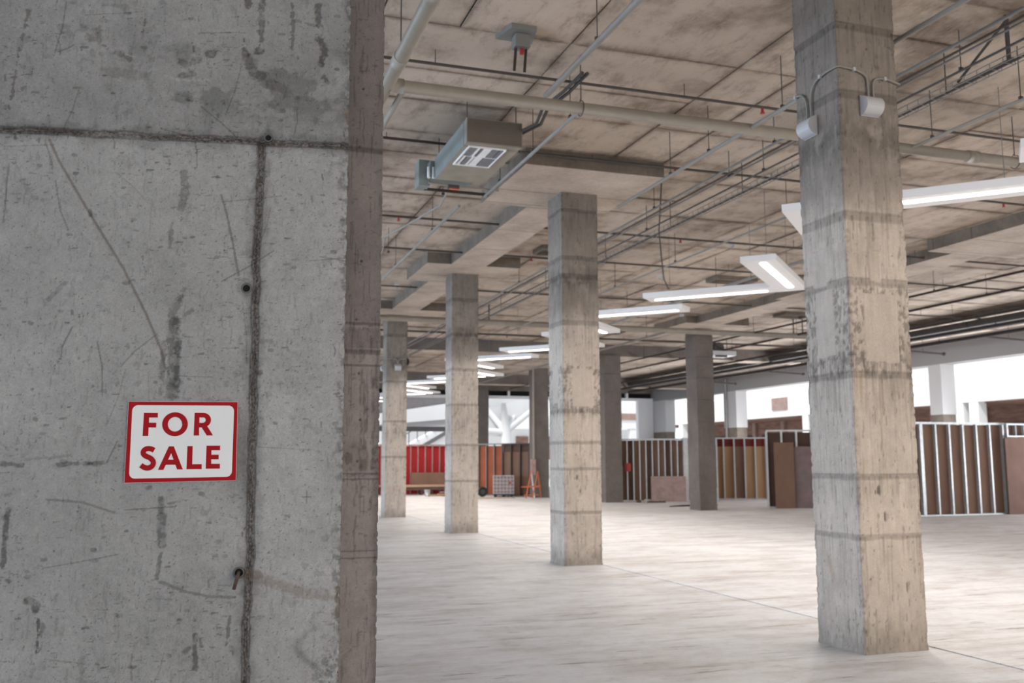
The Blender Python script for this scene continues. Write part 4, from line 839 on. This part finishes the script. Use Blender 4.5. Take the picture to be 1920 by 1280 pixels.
s = MB(); s.prism([(16.74, 23.85), (17.2, 23.65), (17.2, 23.7), (16.75, 23.9)], 0, 1.78); tag(s.build('spare_board', 'purple_board', None), 'greyish brown panel half hidden behind the nearest column', 'board')
partition('stud_partition', (16.9, 30.9), (20.2, 29.2), 2.2, 10, ['tan_board', 'tan_board', 'brown_board'], 'tan-boarded stud partition with dark red top between the right row column and the taller frame', .05, board_top=1.88, topboard='dark_red_board')
partition('stud_partition', (13.95, 30.3), (16.15, 29.4), 2.14, 11, ['brown_board', 'brown_board', 'dark_board'], 'brown stud partition with pale stud lines left of the right row column', .04, board_top=2.08)
g = partition('stud_partition', (16.15, 29.4), (17.2, 29.0), 2.16, 3, 'brown_board', 'short brown partition with a wide metal stud directly beside the right row column', .05)
MB().box(.0, .14, -.07, .05, 0, 2.16).build('wide_stud', 'galvanised', g)
g = MB().box(0, 1.18, 0, .02, 0, .86).build('leaning_sheet', 'pink_board', None); g.location = (14.98, 29.60, 0.002); g.rotation_euler = (math.radians(-6), 0, -.42); tag(g, 'low pinkish sheet leaning against the brown stud partition', 'board')
partition('stud_partition', (11.0, 38.0), (12.0, 36.9), 2.1, 4, ['orange_board'], 'orange-brown boarded partition behind the white caged tank', .035, stud='steel', board_top=2.0)
partition('stud_partition', (12.0, 36.9), (13.4, 35.4), 2.1, 5, ['brown_board'], 'brown partition with dark upper strip between the tank and the orange trestle', .04, board_top=1.75, stud='dark_steel', topboard='dark_board')
partition('red_partition', (6.6, 39.6), (11.0, 39.6), 2.1, 14, 'red_board', 'bright red panelled partition with thin studs at the far left', .03, stud='pink_board')
g = MB().box(8.75, 10.6, 39.2, 39.3, .42, .92).build('brown_sheet', 'brown_board', None); tag(g, 'brown board standing on the bench before the red partition', 'board')
g = empty('long_bench', (8, 38.9, 0), 0, 'long low plank bench standing in front of the red partition', 'bench'); O_ = (8, 38.9, 0)
MB().box(7.4, 10.9, 38.85, 39.35, .34, .42).build('bench_top', 'wood', g, O_); MB().box(7.4, 10.9, 38.87, 38.92, .20, .34).build('apron', 'dark_board', g, O_)
for x in (7.5, 9.1, 10.7): MB().box(x, x+.08, 38.9, 39.3, 0, .34).build('leg', 'dark_board', g, O_)
# white caged liquid tank
bx, by = 11.2, 35.6
g = empty('caged_tank', (bx, by, 0), -.32, 'pale plastic liquid tank in a metal cage on a pallet', 'tank')
MB().box(.03, .77, .03, .67, .12, .78).build('bladder', 'tank_plastic', g)
s = MB()
for k in range(7): s.bar((k*.133, 0, .12), (k*.133, 0, .82), .016); s.bar((k*.133, .7, .12), (k*.133, .7, .82), .016)
for k in range(6):
    z = .13+k*.137; s.bar((0, 0, z), (.8, 0, z), .016); s.bar((0, .7, z), (.8, .7, z), .016); s.bar((0, 0, z), (0, .7, z), .016); s.bar((.8, 0, z), (.8, .7, z), .016)
s.build('cage', 'galvanised', g); s = MB(); s.box(0, .8, 0, .7, .08, .12); s.build('pallet_deck', 'black_rubber', g)
for x in (.02, .34, .66): MB().box(x, x+.12, 0, .7, 0, .08).build('pallet_block', 'black_rubber', g)
MB().tube([(.4, .35, .78), (.4, .35, .82)], .09, 12).build('lid', 'black_rubber', g); MB().box(.60, .68, -.02, -.005, .50, .58).build('red_label', 'red_plastic', g)
g = empty('tyre', (10.85, 35.9, .2), 0, 'dark round tyre leaning beside the caged tank', 'tyre'); MB().tube([(10.85+.15*math.cos(a), 35.9, .2+.15*math.sin(a)) for a in [math.radians(k*20) for k in range(19)]], .05, 8, False).build('tread', 'black_rubber', g, (10.85, 35.9, .2), True); MB().tube([(10.85, 35.88, .2), (10.85, 35.92, .2)], .10, 14).build('rim', 'dark_steel', g, (10.85, 35.9, .2))
# orange trestle
tx, ty = 12.35, 33.95
g = empty('folding_trestle', (tx, ty, 0), -.2, 'orange folding trestle leaning by the dark column with a thin pipe', 'trestle')
for x in (-.25, .0): MB().bar((x-.12, 0, 0), (x+.1, .1, 1.0), .04).build('leg', 'orange_paint', g); MB().bar((x+.25, .3, 0), (x+.1, .1, 1.0), .04).build('leg', 'white_paint' if x else 'orange_paint', g)
for z in (.12, .42): MB().bar((-.45, .0, z), (.12, .0, z), .03).build('rung', 'orange_paint', g)
MB().bar((-.55, 0, .42), (.2, .02, .45), .03).build('top_rail', 'orange_paint', g)
g = MB().tube([(12.37, 34.2, 1.2), (12.37, 34.2, 4.9)], .035, 8).build('riser_pipe', 'grey_pipe'); tag(g, 'thin pale riser pipe fixed to the dark column beside the trestle', 'pipe')
g = MB().box(12.25, 12.42, 34.08, 34.22, .85, 1.45).build('electric_box', 'pink_board'); tag(g, 'narrow white electric box at the base of the thin riser pipe', 'box')
# rubble by the red wall
g = MB().tube([(9.05, 37.6, 0), (9.05, 37.6, .26)], [.11, .13], 14).build('bucket', 'galvanised', None, (0, 0, 0), True); tag(g, 'small grey bucket on the floor before the red partition', 'bucket')
rd_ = random.Random(5)
for i, (x, y, rz, l) in enumerate([(9.5, 37.4, .2, .9), (9.9, 37.3, -.25, 1.0), (10.2, 37.5, .1, .8), (9.75, 37.0, .35, .7), (10.4, 37.1, -.1, .7)]):
    g = MB().box(-l/2, l/2, -.06, .06, 0, .05).build('loose_plank', ['wood', 'tan_board', 'wood', 'pink_board', 'wood'][i], None); g.location = (x, y, .002+.05*i); g.rotation_euler = (0, 0, rz)
    tag(g, ['bottom plank of the low pile beside the grey bucket', 'second lowest tan plank of the pile beside the bucket', 'middle plank of the pile beside the bucket', 'pinkish plank, second from top of the pile', 'topmost plank of the pile by the red partition'][i], 'plank', 'loose planks in the pile')
g = MB().box(9.0, 11.6, 34.15, 34.25, .002, .03).build('floor_batten', 'wood', None); g.rotation_euler = (0, 0, 0); tag(g, 'long pale batten lying on the floor before the plank pile', 'plank')
for i, (x, y, sz) in enumerate([(14.5, 28.9, .12), (14.75, 28.75, .09), (14.95, 28.85, .10), (14.2, 29.0, .09)]):
    s = MB(); n = 7; rr_ = [sz*rd_.uniform(.7, 1.1) for _ in range(n)]; s.prism([(x+rr_[k]*math.cos(k*6.283/n), y+rr_[k]*math.sin(k*6.283/n)) for k in range(n)], 0.002, sz*.9)
    tag(s.build('rubble_chunk', ['mortar', 'wood', 'mortar', 'dark_board'][i], None), ['largest grey rubble lump at the foot of the brown stud partition', 'light brown wood offcut among the rubble lumps', 'grey rubble lump nearest the low pinkish sheet', 'dark brown lump leftmost of the rubble'][i], 'rubble', 'rubble lumps')
s = MB(); s.box(14.35, 15.0, 28.6, 28.68, .002, .06); tag(s.build('skid_board', 'dark_board', None), 'low dark board on the floor by the rubble lumps', 'plank')
s = MB(); s.prism([(13.7, 25.9), (15.6, 26.3), (15.5, 26.6), (14.4, 26.45)], .002, .03); tag(s.build('dark_sheet', 'black_rubber', None), 'thin black sheet lying flat on the floor beyond the right row column', 'sheet')
g = empty('red_cabinet', (14.25, 29.75, .7), 0, 'small red hose cabinet on the studs right of the dark column', 'cabinet'); O_ = (14.25, 29.75, .7)
MB().box(14.15, 14.32, 29.80, 29.97, 1.02, 1.3).build('case', 'red_plastic', g, O_); MB().box(14.165, 14.305, 29.785, 29.80, 1.04, 1.28).build('door', 'red_plastic', g, O_)
# spotlight cluster in the ceiling beyond the lamp
g = empty('duct_fan', (15.4, 24.3, 4.95), 0, 'white ceiling fan unit with dark round motor before the dark cross beam', 'fan'); O_ = (15.4, 24.3, 4.95)
MB().box(15.55, 16.5, 26.4, 27.2, 4.72, 4.86).build('housing', 'white_plastic', g, O_); MB().tube([(15.95, 26.5, 4.98), (15.95, 26.9, 4.98)], .17, 14).build('motor', 'dark_steel', g, O_); MB().box(15.75, 16.15, 26.38, 26.45, 4.66, 4.72).build('lip', 'dark_steel', g, O_)
for x in (15.6, 16.4): MB().tube([(x, 26.8, 4.85), (x, 26.8, 5.344)], .01, 5).build('hanger_rod', 'dark_steel', g, O_)
# round core hole ring in ceiling drop
g = empty('duct_mouth', (6.8, 32, 4.9), 0, 'round black duct mouth under the cross beam left of the third column', 'duct'); MB().tube([(6.9, 32.2, 4.82), (6.9, 33.4, 4.82)], .2, 16).build('collar', 'grey_pipe', g, (6.8, 32, 4.9), True); MB().tube([(6.9, 32.17, 4.82), (6.9, 32.2, 4.82)], .17, 16).build('opening', 'black_gap', g, (6.8, 32, 4.9))
